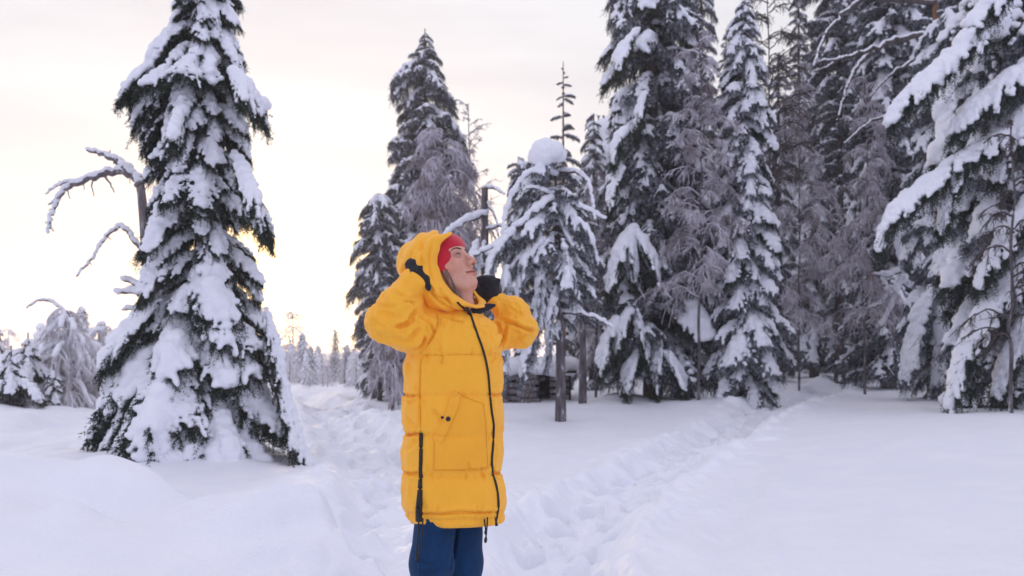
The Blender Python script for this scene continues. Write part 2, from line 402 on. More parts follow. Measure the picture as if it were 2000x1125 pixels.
    # boot prints: pairs of oval pits with a pushed-up rim
    for P, wd, seed in ((PATHs, .20, 1), (PATH2s, .24, 2)):
        r_ = np.random.default_rng(seed); s_ = np.concatenate([[0], np.cumsum(np.hypot(*np.diff(P, axis=0).T))]); a_ = 1.0; kf = 0
        while a_ < min(s_[-1], 22):
            cx0, cy0 = np.interp(a_, s_, P[:, 0]), np.interp(a_, s_, P[:, 1]); tx, ty = np.interp(a_ + .1, s_, P[:, 0]) - cx0, np.interp(a_ + .1, s_, P[:, 1]) - cy0; tl = math.hypot(tx, ty) + 1e-6; tx, ty = tx / tl, ty / tl
            o_ = (wd if kf % 2 else -wd) * r_.uniform(.4, 1.5); cx0 += -ty * o_; cy0 += tx * o_; kf += 1; a_ += r_.uniform(.16, .32)
            m = (np.abs(x - cx0) < .5) & (np.abs(y - cy0) < .5)
            if not m.any(): continue
            dx, dy = x[m] - cx0, y[m] - cy0; al_ = dx * tx + dy * ty; ac = -dx * ty + dy * tx; q = np.sqrt((al_ / .17) ** 2 + (ac / .085) ** 2)
            dg = -r_.uniform(.07, .13) * sst(1.15, .75, q) + .03 * np.exp(-((q - 1.35) / .25) ** 2); g[m] += dg
    # long scoop of the ski track beside the main path
    d, sg, al = dist_poly(x, y, PATHs)
    off = np.where(sg < 0, d, 9)
    g = g - .05 * np.exp(-((off - 1.02) / .13) ** 2) * sst(14, 6, y) + .03 * np.exp(-((off - 1.25) / .1) ** 2) * sst(14, 6, y)
    return g
def gz(x, y): return float(ground(np.array([float(x)]), np.array([float(y)]))[0])

def ground_mesh():
    ys = np.concatenate([[-40, -15, -6, -2, 0, 1, 2, 3], np.arange(3.4, 13, .028), np.arange(13, 24, .06), 24 * 1.016 ** np.arange(0, 240)])
    ys = ys[ys < 820]
    u = np.linspace(-1, 1, 380)          # rows widen with distance (fan-shaped sheet, real terrain coordinates)
    xs = .66 * u + .0 * u
    Y = np.repeat(ys[:, None], len(u), 1); W = np.maximum(np.abs(ys) , 3.4)[:, None]
    edge = np.sign(u) * np.maximum(np.abs(u) - .93, 0) ** 2 * 90
    X = (xs + edge)[None, :] * W
    Z = ground(X, Y)
    n, m = X.shape; i = np.arange(n - 1)[:, None] * m; j = np.arange(m - 1)[None, :]
    Q = np.stack([i + j, i + j + 1, i + m + j + 1, i + m + j], -1).reshape(-1, 4)
    me = mesh_np('snow_ground', np.stack([X, Y, Z], -1).reshape(-1, 3), quads=Q, mats=[M_SNOWG])
    ob('snow_ground', me, kind='structure')
ground_mesh()

# far fells on the horizon
def ridge(name, d, prof, seed, color):
    m = mat('ridge_' + name, color, .9, .05); t, b = nodes_of(m)
    c = mramp(t, mnoise(t, .012, 6, .7), [(.4, color), (.62, tuple(min(1, q * 1.9) for q in color))]); t.links.new(c, b.inputs['Base Color'])
    xs = np.linspace(-1.2, 1.2, 160) * d
    top = np.interp(xs / d, [p[0] for p in prof], [p[1] for p in prof]) * d + d * .002 * fbm(xs / d * 12, xs * 0, oct=4, seed=seed)
    rows = []
    for k, f in enumerate(np.linspace(0, 1, 12)):
        yy = d + f * d * .5; zz = -22 + (top + 22) * np.sin(f * math.pi / 2) ** .8
        rows.append(np.stack([xs, np.full_like(xs, yy), zz], 1))
    V = np.concatenate(rows); m_ = len(xs); i = np.arange(11)[:, None] * m_; j = np.arange(m_ - 1)[None, :]
    Q = np.stack([i + j, i + j + 1, i + m_ + j + 1, i + m_ + j], -1).reshape(-1, 4)
    ob('fell', mesh_np(name, V, quads=Q, mats=[m]), kind='structure')
ridge('far', 560, [(-1.2, .003), (-.5, .002), (-.3, .003), (-.22, .003), (-.17, .009), (-.13, .004), (0, .006), (.4, .02), (1.2, .02)], 4, (.25, .25, .30))

# ------------------------------------------------------------------ bough library
def droop_axis(n, a0, a1, seed, pw=1.0):
    r = np.random.default_rng(seed); P = [np.zeros(3)]; yaw = 0
    for i in range(n):
        t = i / (n - 1); a = math.radians(a0 + (a1 - a0) * t ** pw); yaw += r.normal(0, .05)
        P.append(P[-1] + np.array([math.cos(a) * math.cos(yaw), math.cos(a) * math.sin(yaw), math.sin(a)]) / n)
    return np.array(P)
def rsmp(P, step):
    d = np.linalg.norm(np.diff(P, axis=0), axis=1); s = np.concatenate([[0], np.cumsum(d)]); n = max(2, int(s[-1] / step) + 1)
    q = np.linspace(0, s[-1], n); return np.stack([np.interp(q, s, P[:, i]) for i in range(3)], 1)
def needle_geo(g, pts, tan, r, per, ln, wd, m=0):
    pts = np.repeat(pts, per, 0); tan = np.repeat(tan, per, 0); n = len(pts)
    rnd = r.normal(size=(n, 3)); rnd -= (rnd * tan).sum(1)[:, None] * tan; rnd /= np.linalg.norm(rnd, axis=1)[:, None] + 1e-9
    d = tan * .75 + rnd * .7 + np.array([0, 0, -.12]); d /= np.linalg.norm(d, axis=1)[:, None]
    sd_ = np.cross(d, r.normal(size=(n, 3))); sd_ /= np.linalg.norm(sd_, axis=1)[:, None] + 1e-9
    l = ln * r.uniform(.6, 1.25, (n, 1)); b = pts + r.normal(0, .004, (n, 3))
    V = np.stack([b - sd_ * wd, b + sd_ * wd, b + d * l], 1).reshape(-1, 3)
    g.add(V, T=np.arange(3 * n).reshape(-1, 3), m=m)
def bough(seed, a0=0, a1=0, width=.3, snow=.07, hang=.16, dens=1.0, h=.022, needle_m=None, nl=.034, gaps=.12, step=.03, pw=.8, per=3, nw=.0042, cl=1.0, axis=None, tw=.052):
    r = np.random.default_rng(seed)
    ax = droop_axis(14, a0, a1, seed, pw) if axis is None else axis
    g = Geo(); twigs = [(ax, .012)]
    k = 0; C = []; R = []
    tt = np.arange(.10, .98, tw)
    side = []
    for t in tt:
        for sgn in (1, -1):
            t_ = min(.99, t + r.uniform(-.02, .02)); i = t_ * 14; i0 = int(i); p = ax[i0] + (ax[min(14, i0 + 1)] - ax[i0]) * (i - i0)
            T = ax[min(14, i0 + 1)] - ax[max(0, i0 - 1)]; T /= np.linalg.norm(T)
            prof = (.30 + .70 * math.sin(math.pi * min(1, t_ * .95) ** .85)) * (1 - .45 * max(0, t_ - .75) / .25)
            l = width * prof * r.uniform(.7, 1.15)
            ang = math.radians(r.uniform(40, 62)) * sgn
            D = T * math.cos(ang) + np.array([0, 1, 0]) * math.sin(ang); s = np.linspace(0, 1, 6)[:, None]
            P = p + D * l * s + np.array([0, 0, -1]) * l * s ** 1.8 * r.uniform(.45, .95)
            side.append((P, t_)); twigs.append((P, .006))
    for P, rad in twigs:
        g.tube(P, np.linspace(rad, rad * .4, len(P)), 3, 1, caps=False)
    # hanging twiglets
    allp = [rsmp(P, step / dens) for P, _ in twigs]; base = np.concatenate(allp)
    outw = np.concatenate([np.repeat((P[-1] - P[0])[None] / (np.linalg.norm(P[-1] - P[0]) + 1e-9), len(P), 0) for P in allp])
    n = len(base); dr = np.array([0, 0, -1.0]) * r.uniform(.6, 1.2, (n, 1)) + outw * r.uniform(.1, .8, (n, 1)) + r.normal(0, .28, (n, 3))
    dr /= np.linalg.norm(dr, axis=1)[:, None]; ln = hang * r.uniform(.3, 1.1, (n, 1))
    ks = 7; s = np.linspace(0, 1, ks)[None, :, None]
    HP = base[:, None, :] + dr[:, None, :] * ln[:, None, :] * s
    tan = np.repeat(dr[:, None, :], ks, 1)
    needle_geo(g, HP.reshape(-1, 3), tan.reshape(-1, 3), r, per, nl, nw)
    for P in allp:
        T = np.gradient(P, axis=0); T /= np.linalg.norm(T, axis=1)[:, None] + 1e-9
        needle_geo(g, P, T, r, per * 2, nl * 1.2, nw)
    # snow blobs
    for q in rsmp(ax, .035):
        t_ = min(1, np.linalg.norm(q - ax[0])); rr = snow * (.75 + .45 * math.sin(math.pi * t_)) * r.uniform(.75, 1.2)
        if r.random() < gaps * .4: continue
        C.append(q + np.array([0, 0, rr * .55]) + r.normal(0, .012, 3)); R.append((rr * 1.1, rr * 1.1, rr * .8))
    for P, t_ in side:
        if r.random() < gaps: continue
        f0 = r.uniform(.78, 1.08)
        for q in rsmp(P, .04):
            f = np.linalg.norm(q - P[0]) / (np.linalg.norm(P[-1] - P[0]) + 1e-9)
            if f > f0: break
            rr = snow * (.66 - .22 * f) * r.uniform(.7, 1.25)
            if r.random() < gaps * .5: continue
            C.append(q + np.array([0, 0, rr * .5])); R.append((rr, rr, rr * .8))
    if cl < 1: 
        keep = r.random(len(C)) < cl; C = [c for c, kk in zip(C, keep) if kk]; R = [c for c, kk in zip(R, keep) if kk]
    V, Q = blob_mesh(C, R, h)
    V = lump(V, Q, .20 * snow, 1.0 / snow, seed)
    reach = ax[-1][0]; drop = -ax[-1][2]
    return g, (V, Q), reach, drop
def bough_set(name, specs, nm):
    outl = []
    for i, sp in enumerate(specs):
        g, (V, Q), reach, drop = bough(**sp)
        outl.append(dict(b=g.mesh(name, [nm, M_BARK], smooth=False), s=mesh_np(name + '_snow', V, quads=Q, mats=[M_SNOW]), reach=reach, drop=drop))
    return outl
TONGUE = bough_set('bough', [dict(seed=110 + i, a0=a0, a1=a1, width=w_, snow=s_, gaps=.16, hang=.17, h=.016, tw=.044) for i, (a0, a1, w_, s_) in enumerate([
    (5, -66, .20, .052), (-8, -72, .17, .058), (8, -56, .23, .050), (-18, -76, .16, .054), (0, -62, .21, .062), (-25, -80, .19, .048), (0, -74, .24, .044)])], M_NEEDLE)
HEAVY = bough_set('bough', [dict(seed=10 + i, a0=a0, a1=a1, width=w_, snow=s_, gaps=.15, hang=.19, h=.019) for i, (a0, a1, w_, s_) in enumerate([
    (5, -62, .28, .064), (-5, -70, .24, .072), (10, -50, .32, .062), (-15, -75, .22, .062), (0, -58, .27, .084), (-10, -66, .34, .056)])], M_NEEDLE)
FAT = bough_set('small_bough', [dict(seed=30 + i, a0=a0, a1=a1, width=.32, snow=.085, nl=.055, nw=.007, step=.045, h=.026, gaps=.18, hang=.24) for i, (a0, a1) in enumerate([(5, -60), (-10, -70), (10, -45)])], M_NEEDLE)
LIGHT = bough_set('frosted_bough', [dict(seed=50 + i, a0=a0, a1=a1, width=w_, snow=.040, gaps=.38, hang=.20, cl=.8, h=.018) for i, (a0, a1, w_) in enumerate([
    (10, -45, .30), (0, -60, .26), (15, -30, .36), (-10, -65, .30)])], M_NEEDLE_F)
MID = bough_set('snowy_bough', [dict(seed=70 + i, a0=a0, a1=a1, width=w_, snow=.056, gaps=.22, hang=.18, h=.02) for i, (a0, a1, w_) in enumerate([
    (0, -60, .30), (-10, -72, .27), (8, -50, .34), (-15, -66, .30), (0, -70, .24)])], M_NEEDLE_F)
PINE = bough_set('pine_bough', [dict(seed=90 + i, a0=a0, a1=a1, width=.22, snow=.05, gaps=.5, hang=.10, cl=.55, nl=.06, nw=.005, h=.02) for i, (a0, a1) in enumerate([(25, -20), (10, -40), (20, -5)])], M_NEEDLE_F)

def tube_obj(name, P, R, parent, m, k=8, **kw):
    g = Geo(); g.tube(P, R, k, **kw); return ob(name, g.mesh(name, [m]), parent)
def wob(P, amp, seed):
    r = np.random.default_rng(seed); Q = P + 0; Q[1:-1] += r.normal(0, amp, Q[1:-1].shape); return smooth_poly(Q, 4)

def conifer(name, label, cat, px, d, base_py, prof, sets, step=.05, seed=0, trunk_r=.1, bark=None, group=None, lean=0.0, jitter=.18, tops=None, pmin=None, zmin=None, mul=1.0):
    """prof: (row in photo, left edge px, right edge px) at distance d; boughs are real things placed round the trunk"""
    r = np.random.default_rng(seed)
    bx = (px - 1000) / F * d; bz = gz(bx, d) if base_py is None else at(px, base_py, d)[2]
    root = thing(name, label, cat, (bx, d, bz - .02), group)
    prof = sorted(prof); rows = np.array([p[0] for p in prof], float)
    zt = CH - (rows - HY) / F * d - bz; lft = (px - np.array([p[1] for p in prof])) / F * d; rgt = (np.array([p[2] for p in prof]) - px) / F * d
    o = np.argsort(zt); zt, lft, rgt = zt[o], lft[o], rgt[o]
    H = zt[-1] + .25
    P = np.array([[0, 0, -.3], [0, 0, H * .3], [lean * .4, 0, H * .6], [lean, 0, H]]); P = smooth_poly(P, 5)
    tube_obj('trunk', P, np.interp(P[:, 2], [-.3, H], [trunk_r, .012]), root, bark or M_BARK)
    zz = 0.02 if zmin is None else CH - (zmin - HY) / F * d - bz; az = r.uniform(0, 6.28); k = 0
    while zz < zt[-1] + .05:
        az += 2.39996 + r.normal(0, .25)
        ca = math.cos(az); lw, rw = np.interp(zz, zt, lft), np.interp(zz, zt, rgt)
        mid = (rw - lw) / 2; hw = (lw + rw) / 2
        rad = max(.16, (hw + ca * mid)) * r.uniform(1 - jitter, 1.06) * mul
        f = zz / zt[-1]
        st = sets[0] if f < .8 or len(sets) < 2 else sets[1]
        if len(sets) > 2 and f < .30 and r.random() < .7: st = sets[2]
        if isinstance(st[0], list): st = st[r.integers(len(st))]
        v = st[r.integers(len(st))]
        sc = rad / (v['reach'] + .04); zr = zz + sc * v['drop'] * .93
        xl = np.interp(zr, P[:, 2], P[:, 0])
        tilt = r.normal(0, .10)
        if zz < .25 * 1.2: tilt -= .05
        m = Matrix.Translation((xl, 0, zr)) @ Matrix.Rotation(az, 4, 'Z') @ Matrix.Rotation(tilt, 4, 'Y') @ Matrix.Rotation(r.normal(0, .12), 4, 'X') @ Matrix.Diagonal((sc, sc * r.uniform(.85, 1.2) * (1 if r.random() < .5 else -1), sc, 1))
        b_ = bpy.data.objects.new('bough', v['b']); COL.objects.link(b_); b_.parent = root; b_.matrix_local = m
        s_ = bpy.data.objects.new('snow', v['s']); COL.objects.link(s_); s_.parent = b_
        zz += step * r.uniform(.6, 1.4) * (.75 + .5 * (1 - f)) ; k += 1
        if k > 296: break
    return root

# ------------------------------------------------------------------ custom limbs, snow on them
def ptsd(P, d, root):
    """photo points (px, py[, extra depth]) at distance d -> local coordinates of root"""
    o = np.array(root.location)
    return np.array([at(q[0], q[1], d + (q[2] if len(q) > 2 else 0)) - o for q in P])
def limb(root, P, d, r0, r1, snow=.05, seed=0, m=None, cover=.93, name='limb', h=None, lift=.8):
    r = np.random.default_rng(seed + 500)
    Q = smooth_poly(ptsd(P, d, root), 5); Q[1:-1] += r.normal(0, r0 * .25, Q[1:-1].shape)
    R = np.linspace(r0, r1, len(Q)); l = tube_obj(name, Q, R, root, m or M_DEAD, 7)
    if snow > 0:
        C = []; RR = []; step = max(.02, snow * .45)
        q2 = rsmp(Q, step); n = len(q2); gate = vnoise(np.arange(n) * step * 3.1, np.zeros(n) + seed, seed=seed) > (cover - 1) * 2 * .5 - .9 + (1 - cover)
        for i, q in enumerate(q2):
            f = i / max(1, n - 1); rr = snow * (1 - .45 * f) * r.uniform(.7, 1.2); rad = r0 + (r1 - r0) * f
            if not gate[i]: continue
            C.append(q + np.array([r.normal(0, .15) * rr, r.normal(0, .15) * rr, rad * .6 + rr * lift * .6])); RR.append((rr * 1.05, rr * 1.05, rr * .85))
        if C:
            V, F4 = blob_mesh(C, RR, h or max(.012, snow * .22)); V = lump(V, F4, .22 * snow, .8 / snow, seed); ob('snow', mesh_np('limb_snow', V, quads=F4, mats=[M_SNOW]), l)
    return l
def snow_lump(root, px, py, d, rx, rz, seed=0, n=14, name='snow_cap', flat=.8):
    r = np.random.default_rng(seed); c = at(px, py, d) - np.array(root.location)
    C = c + r.normal(0, .38, (n, 3)) * np.array([rx, rx, rz * flat]); R = np.abs(r.normal(.62, .12, (n, 1))) * np.array([[rx, rx, rz]])
    C = np.concatenate([C, c[None]]); R = np.concatenate([R, [[rx * .85, rx * .85, rz * .8]]])
    V, Q = blob_mesh(C, R, max(.02, rx * .12), it=3); V = lump(V, Q, rx * .06, 3 / rx, seed); return ob(name, mesh_np(name, V, quads=Q, mats=[M_SNOW]), root)
def draped(root, P, d, width, snow, seed, sn=1.0, hang=.22, mt=None, nw=.005, tw=.045, gaps=.26, h=.022):
    """a big drooping bough that follows given points"""
    Q = ptsd(P, d, root); o = Q[0]; s = rsmp(smooth_poly(Q, 5), .02); k = np.linspace(0, len(s) - 1, 15); ax = np.stack([np.interp(k, np.arange(len(s)), s[:, i]) for i in range(3)], 1) - o
    ln = np.linalg.norm(np.diff(ax, axis=0), axis=1).sum()
    g, (V, F4), _, _ = bough(seed, axis=ax, width=width, snow=snow * .74, hang=hang, tw=tw / max(1, ln), gaps=gaps, nw=nw, h=h, step=.034)
    b = ob('bough', g.mesh('draped_bough', [mt or M_NEEDLE_F, M_BARK], smooth=False), root, loc=tuple(o)); ob('snow', mesh_np('draped_snow', V, quads=F4, mats=[M_SNOW]), b)
    return b

# left big spruce
conifer('spruce_tree', 'tall spruce at left with thick pillows of snow on every drooping bough', 'spruce tree', 392, 11.7, 905,
    [(-170, 380, 425), (-60, 340, 455), (0, 318, 480), (60, 320, 485), (120, 285, 495), (200, 248, 522), (250, 262, 505), (310, 285, 500), (360, 276, 508), (450, 262, 530), (550, 240, 522), (610, 262, 524),
     (700, 208, 560), (800, 200, 582), (905, 194, 600)], [TONGUE + TONGUE + HEAVY[:3], TONGUE + FAT, HEAVY], step=.0285, seed=3, trunk_r=.11, mul=.94, jitter=.36)

# wood on the right
conifer('spruce_tree', 'huge dark spruce right of the log shed with heavy snow lumps on its left side', 'spruce tree', 1275, 19, 765,
    [(-160, 1190, 1350), (0, 1185, 1360), (120, 1190, 1370), (250, 1180, 1385), (400, 1175, 1395), (550, 1165, 1405), (700, 1160, 1420), (760, 1175, 1400)], [LIGHT + [HEAVY[0]], LIGHT], step=.055, seed=5, trunk_r=.2, mul=1.05)
conifer('spruce_tree', 'slender snowy spruce standing beside the far end of the trodden path', 'spruce tree', 1455, 18, 798,
    [(10, 1435, 1470), (100, 1410, 1490), (200, 1400, 1505), (300, 1398, 1515), (400, 1392, 1520), (500, 1390, 1525), (600, 1385, 1535), (700, 1380, 1540), (795, 1378, 1520)], [MID + [HEAVY[1]], MID], step=.045, seed=6, trunk_r=.12, mul=1.02)
conifer('spruce_tree', 'rounded snowy spruce in the gap behind the end of the path', 'spruce tree', 1590, 30, 728,
    [(300, 1570, 1605), (400, 1545, 1630), (500, 1535, 1642), (600, 1530, 1650), (725, 1535, 1650)], [MID], step=.085, seed=7, trunk_r=.15)
conifer('spruce_tree', 'dark bushy spruce with black hollow at its foot, right of the gap', 'spruce tree', 1735, 23.5, 752,
    [(-120, 1690, 1800), (60, 1675, 1830), (200, 1665, 1840), (350, 1655, 1840), (500, 1650, 1835), (620, 1645, 1830), (750, 1645, 1820)], [LIGHT + MID[:2], LIGHT], step=.065, seed=8, trunk_r=.2)
conifer('spruce_tree', 'snow weighted spruce leaning out beside the black hollow', 'spruce tree', 1850, 19, 775,
    [(60, 1800, 1900), (200, 1775, 1920), (400, 1770, 1930), (560, 1765, 1925), (700, 1765, 1920), (775, 1775, 1910)], [MID + LIGHT[:2], MID], step=.06, seed=9, trunk_r=.15)
conifer('spruce_tree', 'nearest right hand spruce with long snow tongues reaching past the frame edge', 'spruce tree', 2010, 15.5, 795,
    [(-200, 1900, 2120), (0, 1880, 2140), (100, 1850, 2150), (250, 1840, 2160), (450, 1850, 2170), (600, 1850, 2180), (700, 1840, 2180), (795, 1850, 2160)], [HEAVY[:3] + MID + LIGHT[:2], MID], step=.045, seed=12, trunk_r=.2, mul=1.02)
# second rank
conifer('spruce_tree', 'tall frosted spruce crowded behind the slender snowy one', 'spruce tree', 1520, 27, 745,
    [(120, 1500, 1540), (260, 1490, 1560), (400, 1480, 1565), (550, 1470, 1570), (740, 1470, 1575)], [LIGHT], step=.09, seed=21, trunk_r=.16)
conifer('pine_tree', 'tall frosted pine with open crown over the gap in the wood', 'pine tree', 1640, 29, 742,
    [(-120, 1560, 1740), (20, 1560, 1735), (120, 1570, 1720), (250, 1590, 1700), (400, 1610, 1680), (600, 1600, 1690), (735, 1610, 1690)], [PINE + LIGHT], step=.10, seed=22, trunk_r=.17)
conifer('spruce_tree', 'tall grey spruce standing behind the dark bushy one', 'spruce tree', 1700, 33, 735,
    [(-150, 1650, 1760), (100, 1630, 1780), (300, 1620, 1790), (500, 1620, 1790), (730, 1620, 1790)], [LIGHT], step=.11, seed=23, trunk_r=.2)
conifer('spruce_tree', 'grey spruce filling the top right corner behind the snow tongues', 'spruce tree', 1930, 27, 745,
    [(-250, 1850, 2010), (0, 1830, 2030), (200, 1820, 2050), (500, 1820, 2050), (740, 1820, 2040)], [LIGHT], step=.10, seed=24, trunk_r=.2)
conifer('spruce_tree', 'shaded spruce close behind the huge dark one, right of it', 'spruce tree', 1370, 26, 752,
    [(-60, 1340, 1400), (150, 1330, 1410), (350, 1325, 1415), (600, 1315, 1425), (750, 1315, 1425)], [LIGHT], step=.085, seed=25, trunk_r=.2)
conifer('spruce_tree', 'tall shaded spruce filling the sky gap right of the slender snowy one', 'spruce tree', 1615, 34, 738,
    [(-60, 1590, 1640), (200, 1575, 1655), (450, 1560, 1665), (735, 1555, 1670)], [LIGHT], step=.11, seed=26, trunk_r=.2)
conifer('spruce_tree', 'dim spruce between the old pine and the snow tongues', 'spruce tree', 1790, 28, 742,
    [(-150, 1750, 1830), (100, 1735, 1850), (400, 1725, 1860), (740, 1730, 1860)], [LIGHT + MID[:1]], step=.085, seed=27, trunk_r=.2)
conifer('spruce_tree', 'snowy young spruce at the foot of the wood, under the snow tongues', 'spruce tree', 1905, 17.5, 778,
    [(520, 1895, 1915), (600, 1870, 1945), (700, 1855, 1960), (778, 1855, 1960)], [MID, FAT], step=.055, seed=28, trunk_r=.07)
bs = [o for o in COL.objects if o.get('label', '').startswith('tall spruce at left')][0]
r_ = np.random.default_rng(12)
for k, (az, rad, z0_) in enumerate([(-95, 1.06, .0), (-70, 1.10, .02), (-120, 1.05, .0), (-48, 1.12, .0), (-82, .96, .22), (-108, .98, .25), (-58, 1.0, .25), (-140, 1.05, .05), (-25, 1.12, .0)]):
    v = HEAVY[(k * 2) % 6] if k % 2 else TONGUE[k % 6]; sc = rad / (v['reach'] + .04)
    m_ = Matrix.Translation((0, 0, z0_ + sc * v['drop'] * .90)) @ Matrix.Rotation(math.radians(az), 4, 'Z') @ Matrix.Rotation(r_.normal(0, .05), 4, 'X') @ Matrix.Diagonal((sc, sc * 1.15, sc, 1))
    b_ = ob('bough', v['b'], bs); b_.matrix_local = m_; ob('snow', v['s'], b_)
BASE_DRAPES = [([(310, 720), (275, 790), (240, 850), (196, 893)], .20, .09), ([(335, 690), (315, 760), (300, 835)], .18, .09), 
    ([(525, 700), (560, 780), (582, 850), (602, 900)], .18, .09),  
    ([(270, 760), (235, 820), (205, 870)], .18, .07), ([(520, 600), (540, 680), (552, 750)], .16, .08), ([(310, 590), (265, 640), (222, 700)], .16, .085), ([(375, 195), (350, 225), (335, 270)], .16, .09), ([(450, 140), (480, 170), (515, 215)], .20, .10), ([(290, 130), (265, 150), (250, 180)], .16, .09),
    ([(455, 300), (480, 350), (505, 390), (530, 465)], .18, .09)]
for i, (P, wd, sn) in enumerate(BASE_DRAPES):
    draped(bs, [(x, y, -.35 - .35 * j if abs(x - 392) < 120 else -.3) for j, (x, y) in enumerate(P)] + ([(P[-1][0] + (P[-1][0] - P[-2][0]) * .3, P[-1][1] + 14, -.35 - .35 * len(P) if abs(P[-1][0] - 392) < 120 else -.3)] if P[-1][1] > 850 else []), 11.7, wd * 1.75, sn * .80, 400 + i, hang=.15, mt=M_NEEDLE, h=.015, gaps=.14, tw=.036)
conifer('spruce_tree', 'grey spruce rising behind the left side of the slender snowy one', 'spruce tree', 1418, 31, 740,
    [(70, 1408, 1428), (250, 1390, 1445), (500, 1380, 1455), (735, 1375, 1460)], [LIGHT], step=.09, seed=61, trunk_r=.15)
conifer('spruce_tree', 'tall thin spruce behind the right side of the slender snowy one', 'spruce tree', 1560, 36, 736,
    [(-40, 1545, 1575), (200, 1530, 1590), (500, 1520, 1600), (735, 1515, 1605)], [LIGHT], step=.11, seed=62, trunk_r=.18)
conifer('spruce_tree', 'shaded spruce closing the wood between the huge dark one and the birch', 'spruce tree', 1330, 30, 748,
    [(-150, 1300, 1360), (200, 1285, 1375), (740, 1280, 1380)], [LIGHT], step=.11, seed=63, trunk_r=.2)
# middle group
conifer('spruce_tree', 'tall dark spruce against the sky above the yellow hood', 'spruce tree', 830, 27, 772,
    [(72, 818, 842), (120, 795, 860), (160, 768, 870), (240, 765, 895), (320, 765, 912), (420, 738, 925), (500, 708, 935), (620, 705, 942), (700, 702, 938), (770, 715, 925)], [LIGHT + PINE[:1], LIGHT], step=.058, seed=31, trunk_r=.16, mul=1.2, jitter=.35)
conifer('spruce_tree', 'small dark spruce left of the yellow elbow, bowed by snow', 'spruce tree', 742, 24, 775,
    [(398, 712, 765), (430, 698, 775), (500, 696, 780), (580, 704, 782), (650, 698, 785), (700, 706, 788), (770, 712, 788)], [LIGHT + MID[:1]], step=.05, seed=32, trunk_r=.07, mul=1.35, jitter=.4)
conifer('pine_tree', 'thin sparse young pine with orange trunk seen above the snow ball', 'pine tree', 1100, 30, 760,
    [(135, 1090, 1110), (200, 1075, 1135), (270, 1065, 1135), (330, 1060, 1150), (430, 1060, 1150)], [PINE], step=.15, seed=33, jitter=.4, trunk_r=.10, bark=M_PINEBARK)
conifer('spruce_tree', 'frosted spruce squeezed behind the two bare lower trunks', 'spruce tree', 1160, 24, 770,
    [(240, 1140, 1175), (330, 1120, 1195), (450, 1110, 1205), (600, 1105, 1210), (765, 1110, 1210)], [MID[:3] + LIGHT[:2]], step=.075, seed=34, trunk_r=.14)
conifer('spruce_tree', 'snow laden young spruce at the left end of the log shed', 'spruce tree', 1012, 21.8, 795,
    [(330, 990, 1060), (420, 985, 1070), (500, 980, 1080), (600, 975, 1085), (690, 985, 1060)], [MID + LIGHT], step=.06, seed=35, trunk_r=.1, zmin=680)

M_HAZE = bpy.data.materials.new('haze'); M_HAZE.use_nodes = True; ht = M_HAZE.node_tree; ht.nodes.clear()
hv = ht.nodes.new('ShaderNodeVolumePrincipled'); hv.inputs['Color'].default_value = (.96, .93, .95, 1); hv.inputs['Density'].default_value = .0013; hv.inputs['Anisotropy'].default_value = .6
ho = ht.nodes.new('ShaderNodeOutputMaterial'); ht.links.new(hv.outputs[0], ho.inputs['Volume'])
hb = mesh_np('haze', [(x, y, z_) for x in (-930, 930) for y in (-60, 960) for z_ in (-45, 45)], quads=[(0, 1, 3, 2), (4, 6, 7, 5), (0, 4, 5, 1), (2, 3, 7, 6), (0, 2, 6, 4), (1, 5, 7, 3)], mats=[M_HAZE], smooth=False)
ob('haze', hb, kind='stuff')

# dead tree behind the big spruce: bare curved limbs reaching left
dt = thing('dead_tree', 'bare dead tree behind the big left spruce, crooked limbs reaching left', 'dead tree', tuple(at(300, 860, 12.6)))
tube_obj('trunk', wob(ptsd([(300, 880), (296, 700), (290, 540), (282, 420), (272, 345)], 12.6, dt), .01, 1), np.linspace(.09, .05, 17), dt, M_DEAD)
limb(dt, [(274, 362), (262, 342), (240, 325), (215, 303), (192, 297), (170, 293)], 12.6, .060, .014, .045, 1)
limb(dt, [(262, 342), (240, 333), (205, 338), (170, 350), (132, 362), (115, 385), (103, 412), (97, 436), (94, 456)], 12.6, .050, .010, .04, 2)
limb(dt, [(150, 356), (126, 356), (108, 364), (90, 380)], 12.6, .020, .006, .028, 3)
limb(dt, [(112, 392), (103, 396), (95, 400)], 12.6, .013, .008, .022, 33)
limb(dt, [(97, 440), (102, 448), (106, 452)], 12.6, .011, .006, .018, 34)
limb(dt, [(205, 345), (215, 358), (224, 376)], 12.6, .016, .006, 0, 4)
limb(dt, [(184, 350), (178, 362), (182, 374), (184, 384)], 12.6, .011, .005, 0, 5)
limb(dt, [(132, 365), (133, 378), (137, 388)], 12.6, .011, .005, 0, 6)
limb(dt, [(290, 500), (268, 478), (250, 452), (236, 440), (222, 450), (205, 466), (190, 492), (170, 518), (149, 540)], 12.6, .032, .008, .032, 7)
limb(dt, [(294, 575), (272, 560), (250, 548), (238, 546)], 12.6, .036, .016, .05, 8)
limb(dt, [(296, 590), (270, 572), (240, 570), (226, 572)], 12.6, .032, .016, .06, 9)
limb(dt, [(298, 620), (275, 606), (252, 602), (240, 606)], 12.6, .028, .011, .045, 10)

r_ = np.random.default_rng(8)
for (x, y, a, l) in ((225, 318, 60, 16), (160, 352, 75, 18), (120, 372, 100, 16), (107, 402, 150, 14), (99, 430, 165, 12), (212, 300, -70, 10), (250, 335, 80, 22), (206, 462, 20, 12), (186, 497, 150, 12), (170, 512, 20, 10), (225, 446, -60, 10), (118, 360, -110, 10), (96, 424, 30, 9)):
    a = math.radians(a); limb(dt, [(x, y), (x + l * .5 * math.cos(a) + 2, y + l * .5 * math.sin(a)), (x + l * math.cos(a), y + l * math.sin(a) + 3)], 12.6, .010, .004, 0, int(x))

